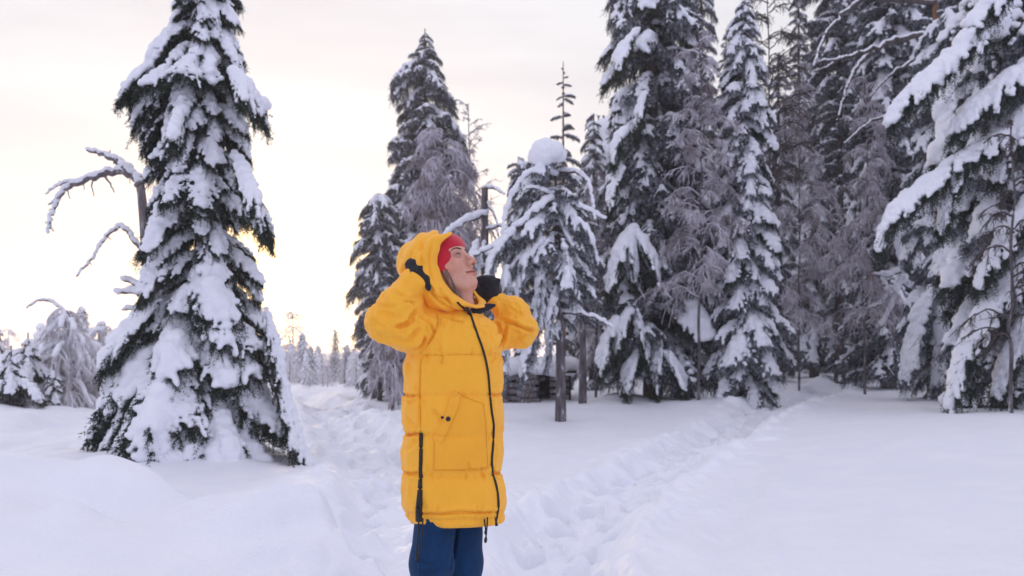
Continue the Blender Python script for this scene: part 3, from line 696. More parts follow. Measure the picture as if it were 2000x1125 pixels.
# snow ball tree in the middle
D = 15.5
st = conifer('spruce_tree', 'bent tree crowned by one big round ball of snow, bare trunk below', 'spruce tree', 1095, D, 835,
    [(318, 1050, 1120), (345, 1010, 1150), (420, 990, 1168), (500, 985, 1172), (580, 1000, 1165), (640, 1040, 1140), (690, 1070, 1120)], [LIGHT + MID[:2]], step=.075, seed=41, trunk_r=.10, bark=M_BARKF, zmin=660, lean=-.10, mul=.95)
snow_lump(st, 1066, 300, D - .3, .185, .22, 3, 16, flat=.6)
for i, (P, r0, r1, sn) in enumerate([
    ([(1088, 398), (1066, 393), (1040, 418), (1008, 448), (970, 478), (925, 500)], .045, .02, .085),
    ([(1088, 398), (1118, 398), (1150, 412), (1182, 428)], .04, .015, .07),
    ([(1085, 405), (1062, 430), (1050, 480), (1044, 540)], .03, .012, .055),
    ([(1092, 402), (1098, 440), (1118, 480), (1135, 520)], .03, .012, .06),
    ([(1085, 345), (1055, 330), (1020, 345), (998, 385), (985, 430), (982, 460)], .03, .012, .07),
    ([(1092, 338), (1125, 334), (1150, 352), (1158, 390), (1162, 430)], .03, .012, .055),
    ([(1085, 385), (1060, 372), (1035, 365), (1022, 372)], .02, .01, .06),
    ([(1100, 610), (1135, 612), (1170, 622), (1197, 640)], .03, .012, .06),
    ([(1100, 560), (1080, 590), (1075, 640)], .02, .01, .05)]):
    limb(st, [(x, y, -.35 if j else 0) for j, (x, y) in enumerate(P)], D, r0, r1, sn * .72, 60 + i, M_BARKF)
for i, (P, wd, sn) in enumerate([([(1055, 470), (1030, 500), (1015, 560), (1005, 640)], .22, .085), ([(1010, 440), (985, 470), (960, 510), (950, 570)], .18, .08), ([(1060, 500), (1055, 560), (1045, 640), (1040, 700)], .2, .08),
    ([(1100, 470), (1110, 520), (1120, 580)], .18, .07), ([(1120, 420), (1150, 450), (1165, 520)], .15, .06), ([(990, 520), (985, 590), (975, 660)], .2, .08), ([(1060, 600), (1040, 660), (1022, 710), (1018, 740)], .2, .09),
    ([(1000, 600), (985, 660), (985, 715), (990, 735)], .18, .08), ([(1085, 560), (1075, 620), (1072, 680), (1065, 720)], .16, .075)]):
    draped(st, [(x, y, -.4) for x, y in P], D, wd, sn, 200 + i, hang=.2)
sn2 = thing('broken_tree', 'broken snow covered trunk rising behind the red headband', 'dead tree', tuple(at(950, 800, 18)))
tube_obj('trunk', wob(ptsd([(950, 800), (950, 600), (949, 480), (947, 368)], 18, sn2), .01, 2), np.linspace(.10, .06, 13), sn2, M_BARKF)
for i, (P, r0, sn) in enumerate([([(947, 368), (965, 366), (985, 380)], .03, .05), ([(948, 420), (925, 425), (895, 438), (865, 462)], .05, .09), ([(950, 395), (968, 420), (975, 470), (980, 500)], .025, .03), ([(948, 450), (975, 440), (1000, 452)], .03, .05), ([(948, 470), (940, 500), (935, 540)], .03, .05), ([(949, 520), (905, 530), (870, 560)], .03, .06), ([(949, 500), (985, 505), (1010, 530)], .03, .06)]):
    limb(sn2, [(x, y, -.2 * j) for j, (x, y) in enumerate(P)], 18, r0, .012, sn * .75, 90 + i, M_BARKF)
for i, (P, wd, sn) in enumerate([([(930, 470), (925, 510), (920, 560)], .2, .08), ([(965, 480), (960, 520), (955, 580)], .22, .09), ([(985, 470), (990, 520), (995, 600)], .2, .07), ([(945, 540), (955, 590), (968, 660)], .3, .06), ([(960, 560), (975, 610), (985, 670)], .3, .06)]):
    draped(sn2, [(x, y, -.4) for x, y in P], 18, wd, sn, 230 + i, hang=.2)
t2 = conifer('spruce_tree', 'second bare trunk standing right behind the snow ball tree', 'spruce tree', 1138, 18, 790,
    [(420, 1110, 1170), (520, 1095, 1180), (600, 1100, 1185), (650, 1115, 1165)], [LIGHT + MID[:1]], step=.09, seed=43, trunk_r=.085, bark=M_BARKF, zmin=640)

# more snow on the huge dark spruce and mound beside it
big = [o for o in COL.objects if o.get('label', '').startswith('huge dark')][0]
for i, (P, wd, sn) in enumerate([([(1240, 445), (1222, 470), (1200, 520), (1185, 560)], .42, .12), ([(1232, 450), (1230, 490), (1236, 545)], .34, .12), ([(1240, 450), (1265, 490), (1285, 545)], .36, .11), ([(1235, 600), (1215, 640), (1200, 680)], .4, .10), ([(1245, 610), (1250, 650), (1262, 690)], .4, .09), ([(1250, 680), (1235, 710), (1220, 745)], .4, .10),
    ([(1300, 690), (1318, 715), (1335, 748)], .36, .11), ([(1290, 670), (1285, 710), (1280, 750)], .4, .09), ([(1245, 60), (1225, 85), (1205, 120)], .36, .10), ([(1225, 250), (1208, 275), (1198, 305)], .3, .10), ([(1205, 620), (1188, 660), (1172, 710)], .42, .11), ([(1215, 330), (1200, 360), (1190, 400)], .34, .09), ([(1260, 180), (1250, 210), (1245, 245)], .34, .08)]):
    draped(big, [(x, y, -1.1) for x, y in P], 19, wd, sn, 260 + i, hang=.25, h=.024, mt=M_NEEDLE, gaps=.42, tw=.036)

# nearest right spruce: long snow tongues
nr = [o for o in COL.objects if o.get('label', '').startswith('nearest right')][0]
for i, (P, wd, sn) in enumerate([
    ([(1960, 40), (1900, 75), (1850, 115), (1800, 160), (1760, 195), (1735, 245)], .36, .13),
    ([(2060, 100), (1990, 145), (1930, 180), (1885, 215), (1855, 262)], .38, .12),
    ([(2040, 180), (1990, 240), (1960, 300), (1945, 350)], .34, .11),
    ([(2040, 250), (1960, 275), (1880, 300), (1820, 350), (1765, 385), (1730, 430), (1716, 490)], .34, .12),
    ([(1900, 300), (1860, 350), (1845, 400), (1838, 450)], .3, .10),
    ([(2060, 480), (1990, 530), (1930, 590), (1890, 650), (1868, 720), (1855, 800)], .40, .12),
    ([(2060, 560), (2010, 620), (1965, 690), (1945, 770)], .38, .11),
    ([(2040, 380), (1980, 430), (1930, 500), (1905, 560)], .36, .10),
    ([(2060, 330), (2010, 380), (1990, 450)], .3, .10),
    ([(1920, 600), (1900, 650), (1895, 700), (1900, 760)], .3, .09),
    ([(1990, -30), (1930, 10), (1890, 50)], .3, .10)]):
    draped(nr, [(x, y, -1.3) for x, y in P], 15.5, wd, sn, 300 + i, hang=.26, mt=M_NEEDLE, gaps=.36, tw=.038, h=.02)
b2 = [o for o in COL.objects if o.get('label', '').startswith('dark bushy')][0]
for i, P in enumerate([[(1750, 430), (1752, 480), (1760, 530), (1775, 560), (1800, 556), (1812, 560)], [(1766, 545), (1745, 570), (1722, 590), (1700, 600)], [(1750, 565), (1740, 600), (1722, 640)], [(1760, 530), (1735, 540), (1712, 536), (1690, 545)], [(1740, 580), (1730, 560), (1722, 540)], [(1778, 560), (1800, 585), (1812, 580)]]):
    limb(b2, [(x, y, -3.0) for x, y in P], 23.5, .035, .016, .065, 120 + i, M_BARKF)
lb = [o for o in COL.objects if o.get('label', '').startswith('snow weighted')][0]
for i, (P, wd, sn) in enumerate([([(1830, 560), (1800, 600), (1780, 660), (1765, 740)], .45, .13), ([(1840, 600), (1838, 660), (1830, 750)], .4, .12), ([(1880, 560), (1885, 640), (1880, 740)], .35, .11)]):
    draped(lb, [(x, y, -.6) for x, y in P], 19, wd, sn, 340 + i, hang=.3, h=.022, gaps=.42, tw=.036)

# tall bare pine between them and its dark limbs
tp = conifer('pine_tree', 'old pine with brown trunk at top right, dark bare limbs stretching left', 'pine tree', 1826, 21, 760,
    [(-200, 1760, 1890), (60, 1770, 1880)], [PINE], step=.22, seed=44, trunk_r=.17, bark=M_PINEBARK, zmin=40)
for i, (P, r0, sn) in enumerate([([(1826, 66), (1780, 74), (1725, 84), (1690, 104), (1640, 112), (1600, 122)], .07, .035), ([(1700, 100), (1672, 128), (1650, 180), (1635, 235)], .06, .03), ([(1826, 5), (1740, 0), (1690, -5), (1650, 22), (1620, 55), (1600, 90), (1590, 130)], .06, .03),
    ([(1826, 100), (1780, 120), (1730, 150), (1700, 190)], .04, .025), ([(1826, 200), (1760, 215), (1700, 235), (1650, 280)], .04, .03), ([(1640, 112), (1620, 130), (1590, 140)], .03, .02)]):
    limb(tp, [(x, y, -.5 * j) for j, (x, y) in enumerate(P)], 21, r0, .015, sn, 140 + i, M_BARK, cover=.8)

# ------------------------------------------------------------------ frosted bare trees (birch, alder)
def birch(name, label, cat, px, d, base_py, top_py, rpx, seed, m=None, n=34, weep=1.0, thin=1.0, crown0=.18, group=None, lean=0.0, tr=.03, sub=13, snow=0):
    r = np.random.default_rng(seed); bx = (px - 1000) / F * d; bz = gz(bx, d) if base_py is None else at(px, base_py, d)[2]
    root = thing(name, label, cat, (bx, d, bz), group); m = m or M_TWIGF
    H = CH - (top_py - HY) / F * d - bz; rad = rpx / F * d
    P = smooth_poly(np.array([[0, 0, -.3], [lean * .2, 0, H * .33], [lean * .55 + .05, 0, H * .66], [lean, 0, H]]), 5)
    tube_obj('trunk', wob(P, tr * .8, seed), np.linspace(tr, .010, (len(P) - 1) * 4 + 1), root, M_BARKF)
    for i in range(n):
        t = crown0 + (1 - crown0) * (i + r.random()) / n; z0 = H * t; x0 = np.interp(z0, P[:, 2], P[:, 0]); az = r.uniform(0, 6.28)
        ln = rad * (1.15 - .75 * t ** 2) * r.uniform(.7, 1.15); dirh = np.array([math.cos(az), math.sin(az), 0])
        s = np.linspace(0, 1, 9)[:, None]
        B = np.array([x0, 0, z0]) + dirh * ln * s + np.array([0, 0, 1]) * ln * (.75 * s - weep * (.9 + .5 * r.random()) * s ** 2.2); B[1:] += r.normal(0, ln * .02, (8, 3))
        g = Geo(); g.tube(B, np.linspace(.016, .006, 9) * thin, 4, caps=False); l = ob('limb', g.mesh('limb', [m]), root)
        g = Geo()
        for k in range(sub):
            f = r.uniform(.15, 1); i0 = min(7, int(f * 8)); p = B[i0] + (B[i0 + 1] - B[i0]) * (f * 8 - i0); T = B[i0 + 1] - B[i0]; T = T / np.linalg.norm(T)
            dv = T * .7 + r.normal(0, .6, 3); dv[2] = dv[2] * .5 - .15 * weep; dv /= np.linalg.norm(dv); l2 = ln * r.uniform(.25, .55) * (1.1 - .5 * f); s2 = np.linspace(0, 1, 6)[:, None]
            C = p + dv * l2 * s2 - np.array([0, 0, 1]) * l2 * s2 ** 2 * .7 * weep; C[1:] += r.normal(0, l2 * .03, (5, 3)); g.tube(C, np.linspace(.008, .0045, 6) * thin, 3, caps=False)
            for k2 in range(6):
                i1 = r.integers(1, 5); dv2 = (C[i1 + 1] - C[i1]) / (np.linalg.norm(C[i1 + 1] - C[i1]) + 1e-9) * .7 + r.normal(0, .55, 3); dv2[2] -= .35 * weep; l3 = l2 * r.uniform(.25, .5)
                E = C[i1] + dv2 * l3 * np.linspace(0, 1, 4)[:, None] - np.array([0, 0, 1]) * l3 * np.linspace(0, 1, 4)[:, None] ** 2 * .5 * weep; g.tube(E, np.array([.005, .0045, .004, .003]) * thin, 3, caps=False)
        ob('twigs', g.mesh('twigs', [m]), l)
        if snow and r.random() < .7:
            q = rsmp(B[:8], snow * .6); V, Q4 = blob_mesh(q + np.array([0, 0, snow * .4]), np.full(len(q), snow) * r.uniform(.6, 1.2, len(q)), snow * .5); ob('snow', mesh_np('limb_snow', V, quads=Q4, mats=[M_SNOW]), l)
    return root
birch('birch_tree', 'frosted weeping birch in front of the tall dark spruce', 'birch tree', 865, 23, 778, 255, 112, 1, n=84, thin=1.6, weep=1.1, crown0=.12, sub=17)
birch('birch_tree', 'leafless thin birch with spidery twigs right of the tall dark spruce', 'birch tree', 915, 26, 772, 205, 62, 2, n=32, thin=1.0, weep=.15, crown0=.45, sub=9)
birch('birch_tree', 'low frosted birch drooping left of the yellow coat', 'birch tree', 765, 21, 775, 590, 60, 3, n=30, thin=1.6, weep=1.3, crown0=.2)
birch('birch_tree', 'brown frosted birch in front of the huge dark spruce, right side', 'birch tree', 1365, 17.5, 765, 60, 85, 4, n=52, thin=1.1, weep=.8, crown0=.25)
birch('birch_tree', 'leafless birch with dark thin twigs crossing the top of the slender spruce', 'birch tree', 1500, 22, 750, -60, 110, 5, m=M_BARK, n=40, thin=1.0, weep=.5, crown0=.45)
birch('birch_tree', 'frosted birch tangled between the slender spruce and the gap', 'birch tree', 1560, 23, 742, 120, 75, 6, n=50, thin=1.3, weep=.9, crown0=.15)
birch('birch_tree', 'frosted birch twigs hanging before the dark bushy spruce', 'birch tree', 1690, 21, 755, 150, 80, 8, n=50, thin=1.2, weep=1.0, crown0=.2)
birch('birch_tree', 'frosted birch thicket behind the second bare trunk', 'birch tree', 1165, 19.5, 772, 330, 60, 9, n=36, thin=1.3, weep=.9, crown0=.15)
birch('birch_tree', 'frosted leafless birch at top right among dark spruces', 'birch tree', 1760, 26, 748, -80, 100, 10, n=44, thin=1.2, weep=.7, crown0=.35)
birch('birch_tree', 'thin twiggy birch poking out of the right hand snow tongues', 'birch tree', 1975, 13.6, 770, 240, 90, 11, m=M_BARK, n=22, thin=1.0, weep=.8, crown0=.2, sub=9)
# left background
birch('birch_tree', 'pale frosted birch with weeping crown left of the big spruce', 'birch tree', 130, 20, 835, 606, 85, 12, m=M_TWIGL, n=46, thin=1.9, weep=1.2, crown0=.2, tr=.06, sub=14, snow=.05)
ar = [o for o in COL.objects if o.get('label', '').startswith('pale frosted birch with weeping')][0]
limb(ar, [(130, 640), (125, 606), (112, 597), (100, 588), (78, 587), (64, 592), (52, 602)], 20, .03, .012, .04, 170, M_BARKF)
birch('birch_tree', 'small pale birch peeping out just left of the big spruce skirt', 'birch tree', 205, 24, 825, 632, 60, 13, m=M_TWIGL, n=30, thin=2.0, weep=1.2, crown0=.2, snow=.05)
birch('birch_tree', 'pale frosted bush at the left edge under the snowy young spruce', 'birch tree', 5, 18.5, 812, 700, 70, 14, m=M_TWIGL, n=30, thin=1.9, weep=1.2, crown0=.1, snow=.05)
conifer('spruce_tree', 'stubby snow smothered young spruce at the left edge', 'spruce tree', 55, 19.5, 812, [(672, 48, 62), (700, 20, 85), (740, 0, 108), (800, -15, 130)], [HEAVY, FAT], step=.05, seed=51, trunk_r=.05)
conifer('spruce_tree', 'tiny snow cone spruce beside the stubby one, half buried', 'spruce tree', 105, 18.6, 818, [(735, 100, 108), (760, 85, 120), (812, 75, 128)], [FAT], step=.06, seed=52, trunk_r=.03)
conifer('spruce_tree', 'dark spruce cut by the left frame edge', 'spruce tree', -22, 24, 800, [(605, -26, -16), (640, -45, 5), (720, -60, 12), (800, -70, 15)], [MID], step=.09, seed=53, trunk_r=.06)

birch('birch_tree', 'pale birch with domed frosted crown behind the snow cone spruce', 'birch tree', 88, 24, 812, 650, 60, 15, m=M_TWIGL, n=40, thin=2.1, weep=1.2, crown0=.12, snow=.05)
birch('birch_tree', 'wide white birch bush touching the left skirt of the big spruce', 'birch tree', 172, 21.5, 832, 672, 75, 16, m=M_TWIGL, n=40, thin=2.1, weep=1.3, crown0=.08, snow=.05)
conifer('spruce_tree', 'snow covered small spruce at the lower left, leaning to the left edge', 'spruce tree', 22, 18.0, 808, [(700, 15, 30), (740, -20, 60), (800, -50, 85)], [HEAVY, FAT], step=.05, seed=54, trunk_r=.05)
# far trees seen through glowing air: a few shapes, copied one by one
def far_conifer(seed, H, rad, nb, frosty):
    r = np.random.default_rng(seed); tr = Geo(); tr.tube([[0, 0, -.5], [0, 0, H]], [.09, .02], 5); cr = Geo(); C = []; R = []
    for i in range(nb):
        f = (i + r.random()) / nb; zz = .08 * H + f * H * .9; l = rad * (1.05 - f) ** .75 * r.uniform(.7, 1.1) + .1; az = i * 2.4; s = np.linspace(0, 1, 5)[:, None]
        dh = np.array([math.cos(az), math.sin(az), 0]); B = np.array([0, 0, zz]) + dh * l * s - np.array([0, 0, 1]) * l * s ** 1.6 * .8
        pts = rsmp(B, .07); pts = np.repeat(pts, 5, 0) + r.normal(0, .09, (len(pts) * 5, 3)); needle_geo(cr, pts, np.repeat((dh - np.array([0, 0, .8]))[None] / 1.28, len(pts), 0), r, 2, .17, .03)
        for q in rsmp(B, .13): C.append(q + np.array([0, 0, .05])); R.append(frosty * r.uniform(.6, 1.2))
    V, Q = blob_mesh(C, R, .07, it=0)
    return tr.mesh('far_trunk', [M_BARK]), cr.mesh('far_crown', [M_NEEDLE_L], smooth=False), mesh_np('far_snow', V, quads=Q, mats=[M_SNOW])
def far_birch(seed, H, rad):
    r = np.random.default_rng(seed); tr = Geo(); tr.tube([[0, 0, -.5], [.1, 0, H]], [.07, .02], 5); g = Geo()
    for i in range(46):
        f = r.uniform(.12, 1); az = r.uniform(0, 6.28); l = rad * (1.1 - .6 * f) * r.uniform(.6, 1.1); dh = np.array([math.cos(az), math.sin(az), 0]); s = np.linspace(0, 1, 6)[:, None]
        B = np.array([.1 * f, 0, f * H]) + dh * l * s + np.array([0, 0, 1]) * l * (.6 * s - 1.1 * s ** 2); g.tube(B, np.linspace(.03, .015, 6), 3, caps=False)
        for k in range(9):
            p = B[r.integers(1, 6)]; dv = dh * .4 + r.normal(0, .6, 3); dv[2] -= .3; g.tube([p, p + dv * l * .25, p + dv * l * .42 - np.array([0, 0, l * .12])], [.02, .016, .01], 3, caps=False)
    return tr.mesh('far_birch_trunk', [M_BARKF]), g.mesh('far_birch_crown', [M_TWIGL])
FC = [far_conifer(1, 5.2, 1.1, 60, .13), far_conifer(2, 4.4, .9, 50, .17), far_conifer(3, 6, .8, 46, .08)]
FB = [far_birch(1, 4.2, 1.5), far_birch(2, 3.4, 1.4)]
def far_tree(kind, px, d, top, label, group=None, H0=None):
    T = FC[kind] if kind < 3 else FB[kind - 3]; h0 = (5.2, 4.4, 6, 4.3, 3.5)[kind]
    x = (px - 1000) / F * d; z0 = gz(x, d); H = CH - (top - HY) / F * d - z0; k = H / h0
    root = thing('birch_tree' if kind > 2 else 'spruce_tree', label, 'birch tree' if kind > 2 else 'spruce tree', (x, d, z0), group)
    root.rotation_euler = (0, 0, (px * 1.7) % 6.28); root.scale = (k, k, k)
    ob('trunk', T[0], root); c = ob('crown', T[1], root)
    if kind < 3: ob('snow', T[2], root)
for a in [(0, 591, 46, 650, 'far spruce with gold lit top, between big spruce and coat'), (2, 655, 50, 642, 'slim far spruce with gold lit top, left of the yellow elbow'), (0, 160, 44, 598, 'far spruce with gold lit top behind the pale left birch'), (1, 536, 50, 668, 'far spruce just right of the big left spruce'),
          (1, 622, 44, 690, 'small frosted spruce between the two gold topped far ones'), (0, 678, 42, 672, 'far frosted spruce right of the slim gold topped one'), (3, 565, 40, 690, 'far pale birch right of the big left spruce'), (4, 640, 36, 712, 'low pale birch bush before the slim far spruce'), (4, 605, 34, 722, 'low pale bush before the gold topped far spruce'), (3, 695, 34, 690, 'pale birch behind the bowed small spruce'), (4, 552, 33, 735, 'low white bush at the right skirt of the big spruce'),
          (1, 570, 55, 672, 'hazy far spruce left of the gold topped one'), (2, 712, 60, 665, 'hazy far spruce right behind the bowed small one')]: far_tree(*a)
rr = np.random.default_rng(15)
for i in range(26):
    px = 528 + i * 8.2 + rr.uniform(-5, 5); d = rr.uniform(36, 58); kind = int(rr.choice([0, 1, 3, 3, 4])); nm = 'birch' if kind > 2 else 'spruce'
    far_tree(kind, px, d, rr.uniform(672, 722), 'frosted %s in the hedge of trees, %s' % (nm, 'touching the right edge of the big left spruce' if px < 580 else 'by the gold topped far spruce' if px < 630 else 'by the slim gold topped spruce' if px < 680 else 'left of the yellow elbow'), 'frosted trees between the big spruce and the coat')
for i in range(22):
    px = -40 + i * 12 + rr.uniform(-6, 6); d = rr.uniform(28, 48); kind = int(rr.choice([0, 1, 3, 3, 4])); nm = 'birch' if kind > 2 else 'spruce'
    far_tree(kind, px, d, rr.uniform(660, 720), 'frosted %s in the left background, %s' % (nm, 'behind the stubby young spruces' if px < 70 else 'behind the pale weeping birch' if px < 160 else 'behind the big left spruce skirt'), 'frosted trees of the left background')
rr = np.random.default_rng(5)
for i in range(84):
    d = rr.uniform(55, 150); px = (rr.uniform(-40, 250) if i % 2 else rr.uniform(500, 880)) if i < 74 else rr.uniform(1180, 1900)
    kind = int(rr.choice([0, 1, 2, 3, 3, 4])); hgt = rr.uniform(2.2, 4.4) + (6 if px > 1150 else 0); x = (px - 1000) / F * d; z0 = gz(x, d)
    top = HY - (z0 + hgt - CH) / d * F
    nm = 'birch' if kind > 2 else 'spruce'; zone = 'beyond the left frame edge trees' if px < 60 else 'left of the big spruce' if px < 200 else 'behind the big left spruce' if px < 540 else 'between the big left spruce and the coat' if px < 700 else 'behind the tall dark spruce' if px < 950 else 'behind the snow ball tree' if px < 1150 else 'far behind the right hand wood'
    sz_ = 'faint' if d > 105 else 'pale' if d > 75 else 'frosted'
    far_tree(kind, px, d, top, '%s distant %s %s' % (sz_, nm, zone), '%s distant %s trees %s' % (sz_, nm, zone))
for i in range(34):
    px = rr.uniform(1120, 2150); d = rr.uniform(34, 48); x = (px - 1000) / F * d; z0 = gz(x, d); kind = int(rr.choice([0, 1, 2, 3]))
    hgt = rr.uniform(6, 13); top = HY - (z0 + hgt - CH) / d * F
    far_tree(kind, px, d, top, 'grey %s deep in the wood, %s' % ('birch' if kind > 2 else 'spruce', 'seen behind the slender snowy spruce' if px < 1560 else 'in the gap behind the path end' if px < 1680 else 'behind the dark bushy spruce' if px < 1850 else 'behind the right edge snow tongues' if px < 2000 else 'beyond the right frame edge'), 'grey trees deep in the right hand wood')

# ------------------------------------------------------------------ log shed half buried behind the snow ball tree
M_LOG = bark_mat('weathered_log', (.11, .10, .11), (.30, .27, .28), .4)
M_LOGEND = mat('log_end', (.24, .19, .16), .85, .1)
M_DARKW = mat('dark_boards', (.02, .018, .018), .9, .1)
sh = thing('log_shed', 'low weathered log shed with dark doorway under the snow ball tree', 'shed', tuple(at(1040, 812, 20.5)))
def boxm(name, lo, hi, m): 
    lo, hi = np.array(lo, float), np.array(hi, float)
    V = [[(lo, hi)[i][0], (lo, hi)[j][1], (lo, hi)[k][2]] for i in (0, 1) for j in (0, 1) for k in (0, 1)]
    Q = [(0, 1, 3, 2), (4, 6, 7, 5), (0, 4, 5, 1), (2, 3, 7, 6), (0, 2, 6, 4), (1, 5, 7, 3)]
    return mesh_np(name, V, quads=Q, mats=[m], smooth=False)
def log_mesh(L_, r_):
    g = Geo(); xs = np.linspace(0, L_, 5); P = np.stack([xs, xs * 0, xs * 0], 1); g.tube(P, r_ * np.array([1, .96, 1.03, .97, 1]), 10); me = g.mesh('log', [M_LOG, M_LOGEND])
    for p in me.polygons:
        if abs(p.normal.x) > .9: p.material_index = 1
    return me
lm, ls = log_mesh(.70, .055), log_mesh(.42, .052)
lend = log_mesh(1.4, .055)
rr = np.random.default_rng(9)
for k in range(7):
    z_ = -.02 + k * .132
    o = ob('log', lm, sh); o.location = (-.66 + rr.uniform(-.06, .04), rr.uniform(-.03, .03), z_); o.rotation_euler = (rr.uniform(0, 6), rr.normal(0, .03), -.12 + rr.normal(0, .03))
    o = ob('log', lm, sh); o.location = (-.30 + rr.uniform(-.05, .05), -.10 + rr.uniform(-.03, .03), z_ + .05); o.rotation_euler = (rr.uniform(0, 6), rr.normal(0, .05), -.05); o.scale = (.62, 1, 1)
    for xq in (-.58, -.12):
        o = ob('log', lend, sh); o.location = (xq + rr.uniform(-.06, .06), -.16 + rr.uniform(-.14, .05), z_ + .066); o.rotation_euler = (rr.uniform(0, 6), 0, 1.45 + rr.normal(0, .1)); s_ = rr.uniform(.7, 1.05); o.scale = (1, s_, s_)
    o = ob('log', ls, sh); o.location = (.36, .15, z_); o.rotation_euler = (rr.uniform(0, 6), 0, 0.05)
ob('back_wall', boxm('back_wall', (-.6, 1.2, -.2), (.8, 1.25, .95), M_DARKW), sh); ob('side_wall', boxm('side_wall', (.76, .1, -.2), (.80, 1.2, .95), M_DARKW), sh)
ob('roof', boxm('roof', (-.75, -.25, .88), (.9, 1.35, .93), M_DARKW), sh)
rxs = rr.uniform(-.7, .85, 90); rys = rr.uniform(-.25, 1.3, 90); V, Q = blob_mesh(np.stack([rxs, rys, 1.02 + 0 * rxs], 1), np.stack([rr.uniform(.16, .25, 90)] * 2 + [rr.uniform(.12, .2, 90)], 1), .04, it=2)
ob('snow', mesh_np('roof_snow', V, quads=Q, mats=[M_SNOW]), sh)

# ================================================================== the person
PD = 3.7; PX = (886 - 1000) / F * PD; PS = F / PD      # PS pixels per metre at her distance
person = thing('person', 'woman in long yellow hooded puffer coat and red headband looking up, holding her hood', 'person', (PX, PD, 0))
def pp(px, py, v=0.0):
    d = PD + v; return np.array([(px - 1000) / F * d - PX, v, CH - (py - HY) / F * d])
def grid(lo, hi, h):
    n = [int(math.ceil((b - a) / h)) + 1 for a, b in zip(lo, hi)]
    X = (lo[0] + np.arange(n[0]) * h)[:, None, None]; Y = (lo[1] + np.arange(n[1]) * h)[None, :, None]; Z = (lo[2] + np.arange(n[2]) * h)[None, None, :]
    return X, Y, Z
def capsule(X, Y, Z, a, b, ra, rb):
    a, b = np.asarray(a), np.asarray(b); d = b - a; l2 = d @ d
    t = np.clip(((X - a[0]) * d[0] + (Y - a[1]) * d[1] + (Z - a[2]) * d[2]) / l2, 0, 1)
    return np.sqrt((X - a[0] - t * d[0]) ** 2 + (Y - a[1] - t * d[1]) ** 2 + (Z - a[2] - t * d[2]) ** 2) - (ra + (rb - ra) * t)
def ellip(X, Y, Z, c, r):
    k0 = np.sqrt(((X - c[0]) / r[0]) ** 2 + ((Y - c[1]) / r[1]) ** 2 + ((Z - c[2]) / r[2]) ** 2)
    k1 = np.sqrt(((X - c[0]) / r[0] ** 2) ** 2 + ((Y - c[1]) / r[1] ** 2) ** 2 + ((Z - c[2]) / r[2] ** 2) ** 2)
    return k0 * (k0 - 1) / (k1 + 1e-9)
def smin(a, b, k):
    hh = np.clip(.5 + .5 * (b - a) / k, 0, 1); return b + (a - b) * hh - k * hh * (1 - hh)
def smax(a, b, k): return -smin(-a, -b, k)
def vnormals(V, Q):
    n = np.cross(V[Q[:, 2]] - V[Q[:, 0]], V[Q[:, 3]] - V[Q[:, 1]]); N_ = np.zeros_like(V)
    for i in range(4): np.add.at(N_, Q[:, i], n)
    return N_ / (np.linalg.norm(N_, axis=1)[:, None] + 1e-12)
def to_px(V):
    d = PD + V[:, 1]; return 1000 + (V[:, 0] + PX) / d * F, HY - (V[:, 2] - CH) / d * F
def polydist2(x, y, P):
    best = np.full(x.shape, 1e9); al = np.zeros(x.shape)
    P = np.asarray(P, float); tot = len(P) - 1
    for i, (a, b) in enumerate(zip(P[:-1], P[1:])):
        d = b - a; l = d @ d; t = np.clip(((x - a[0]) * d[0] + (y - a[1]) * d[1]) / l, 0, 1); q = np.hypot(x - a[0] - t * d[0], y - a[1] - t * d[1]); m = q < best
        best = np.where(m, q, best); al = np.where(m, (i + t) / tot, al)
    return best, al
def creases(V, Q, lines, front=True):
    """press fold lines into the cloth: (polyline, depth, width) given on the cloth as seen from the front"""
    Nn = vnormals(V, Q); x, y = to_px(V); face = Nn[:, 1] < .15
    D_ = np.zeros(len(V))
    for P, dep, wd in lines:
        d, al = polydist2(x, y, P); fade = np.minimum(1, np.minimum(al, 1 - al) * 5 + .15)
        wpx = wd * PS * .78
        D_ -= 1.6 * dep * fade * (np.exp(-(d / wpx) ** 2) - .55 * np.exp(-((d - 2.6 * wpx) / (1.8 * wpx)) ** 2))
    return V + Nn * (D_ * face)[:, None]
def fabric(name, col, rough=.62, bs=.25, scale=60, var=.08, sheen=.25):
    m = mat(name, col, rough, .3); t, b = nodes_of(m)
    b.inputs['Sheen Weight'].default_value = sheen; b.inputs['Sheen Roughness'].default_value = .5
    n1 = mnoise(t, scale, 5, .6); n2 = mnoise(t, scale * 7, 2, .5); s_ = mmath(t, 'ADD', n1, mmath(t, 'MULTIPLY', n2, .5)); mbump(t, b, s_, bs, .004)
    c = mramp(t, mnoise(t, 7, 4, .6), [(.3, tuple(q * (1 - var) for q in col)), (.7, tuple(min(1, q * (1 + var)) for q in col))]); t.links.new(c, b.inputs['Base Color'])
    return m
M_YEL = fabric('yellow_nylon', (.99, .468, .030), .6, .35, 38, .03, .12)
t, b = nodes_of(M_YEL); bn = [n for n in t.nodes if n.type == 'BUMP'][0]; b2_ = t.nodes.new('ShaderNodeBump'); b2_.inputs['Strength'].default_value = .55; b2_.inputs['Distance'].default_value = .012
t.links.new(mnoise(t, 11, 4, .55), b2_.inputs['Height']); t.links.new(b2_.outputs[0], bn.inputs['Normal'])
M_YEL2 = fabric('yellow_pocket_cloth', (.95, .43, .026), .66, .2, 60, .05, .15)
M_STITCH = mat('seam_thread', (.80, .36, .02), .7, .2)
M_BLK = fabric('black_knit', (.012, .013, .018), .85, .5, 70, .2, .3)
M_ZIP = mat('black_zip', (.010, .010, .012), .45, .4)
M_JEAN = fabric('blue_denim', (.002, .034, .105), .9, .5, 90, .35, .03)
M_RED = fabric('red_knit', (.55, .012, .035), .85, .5, 55, .12, .4)
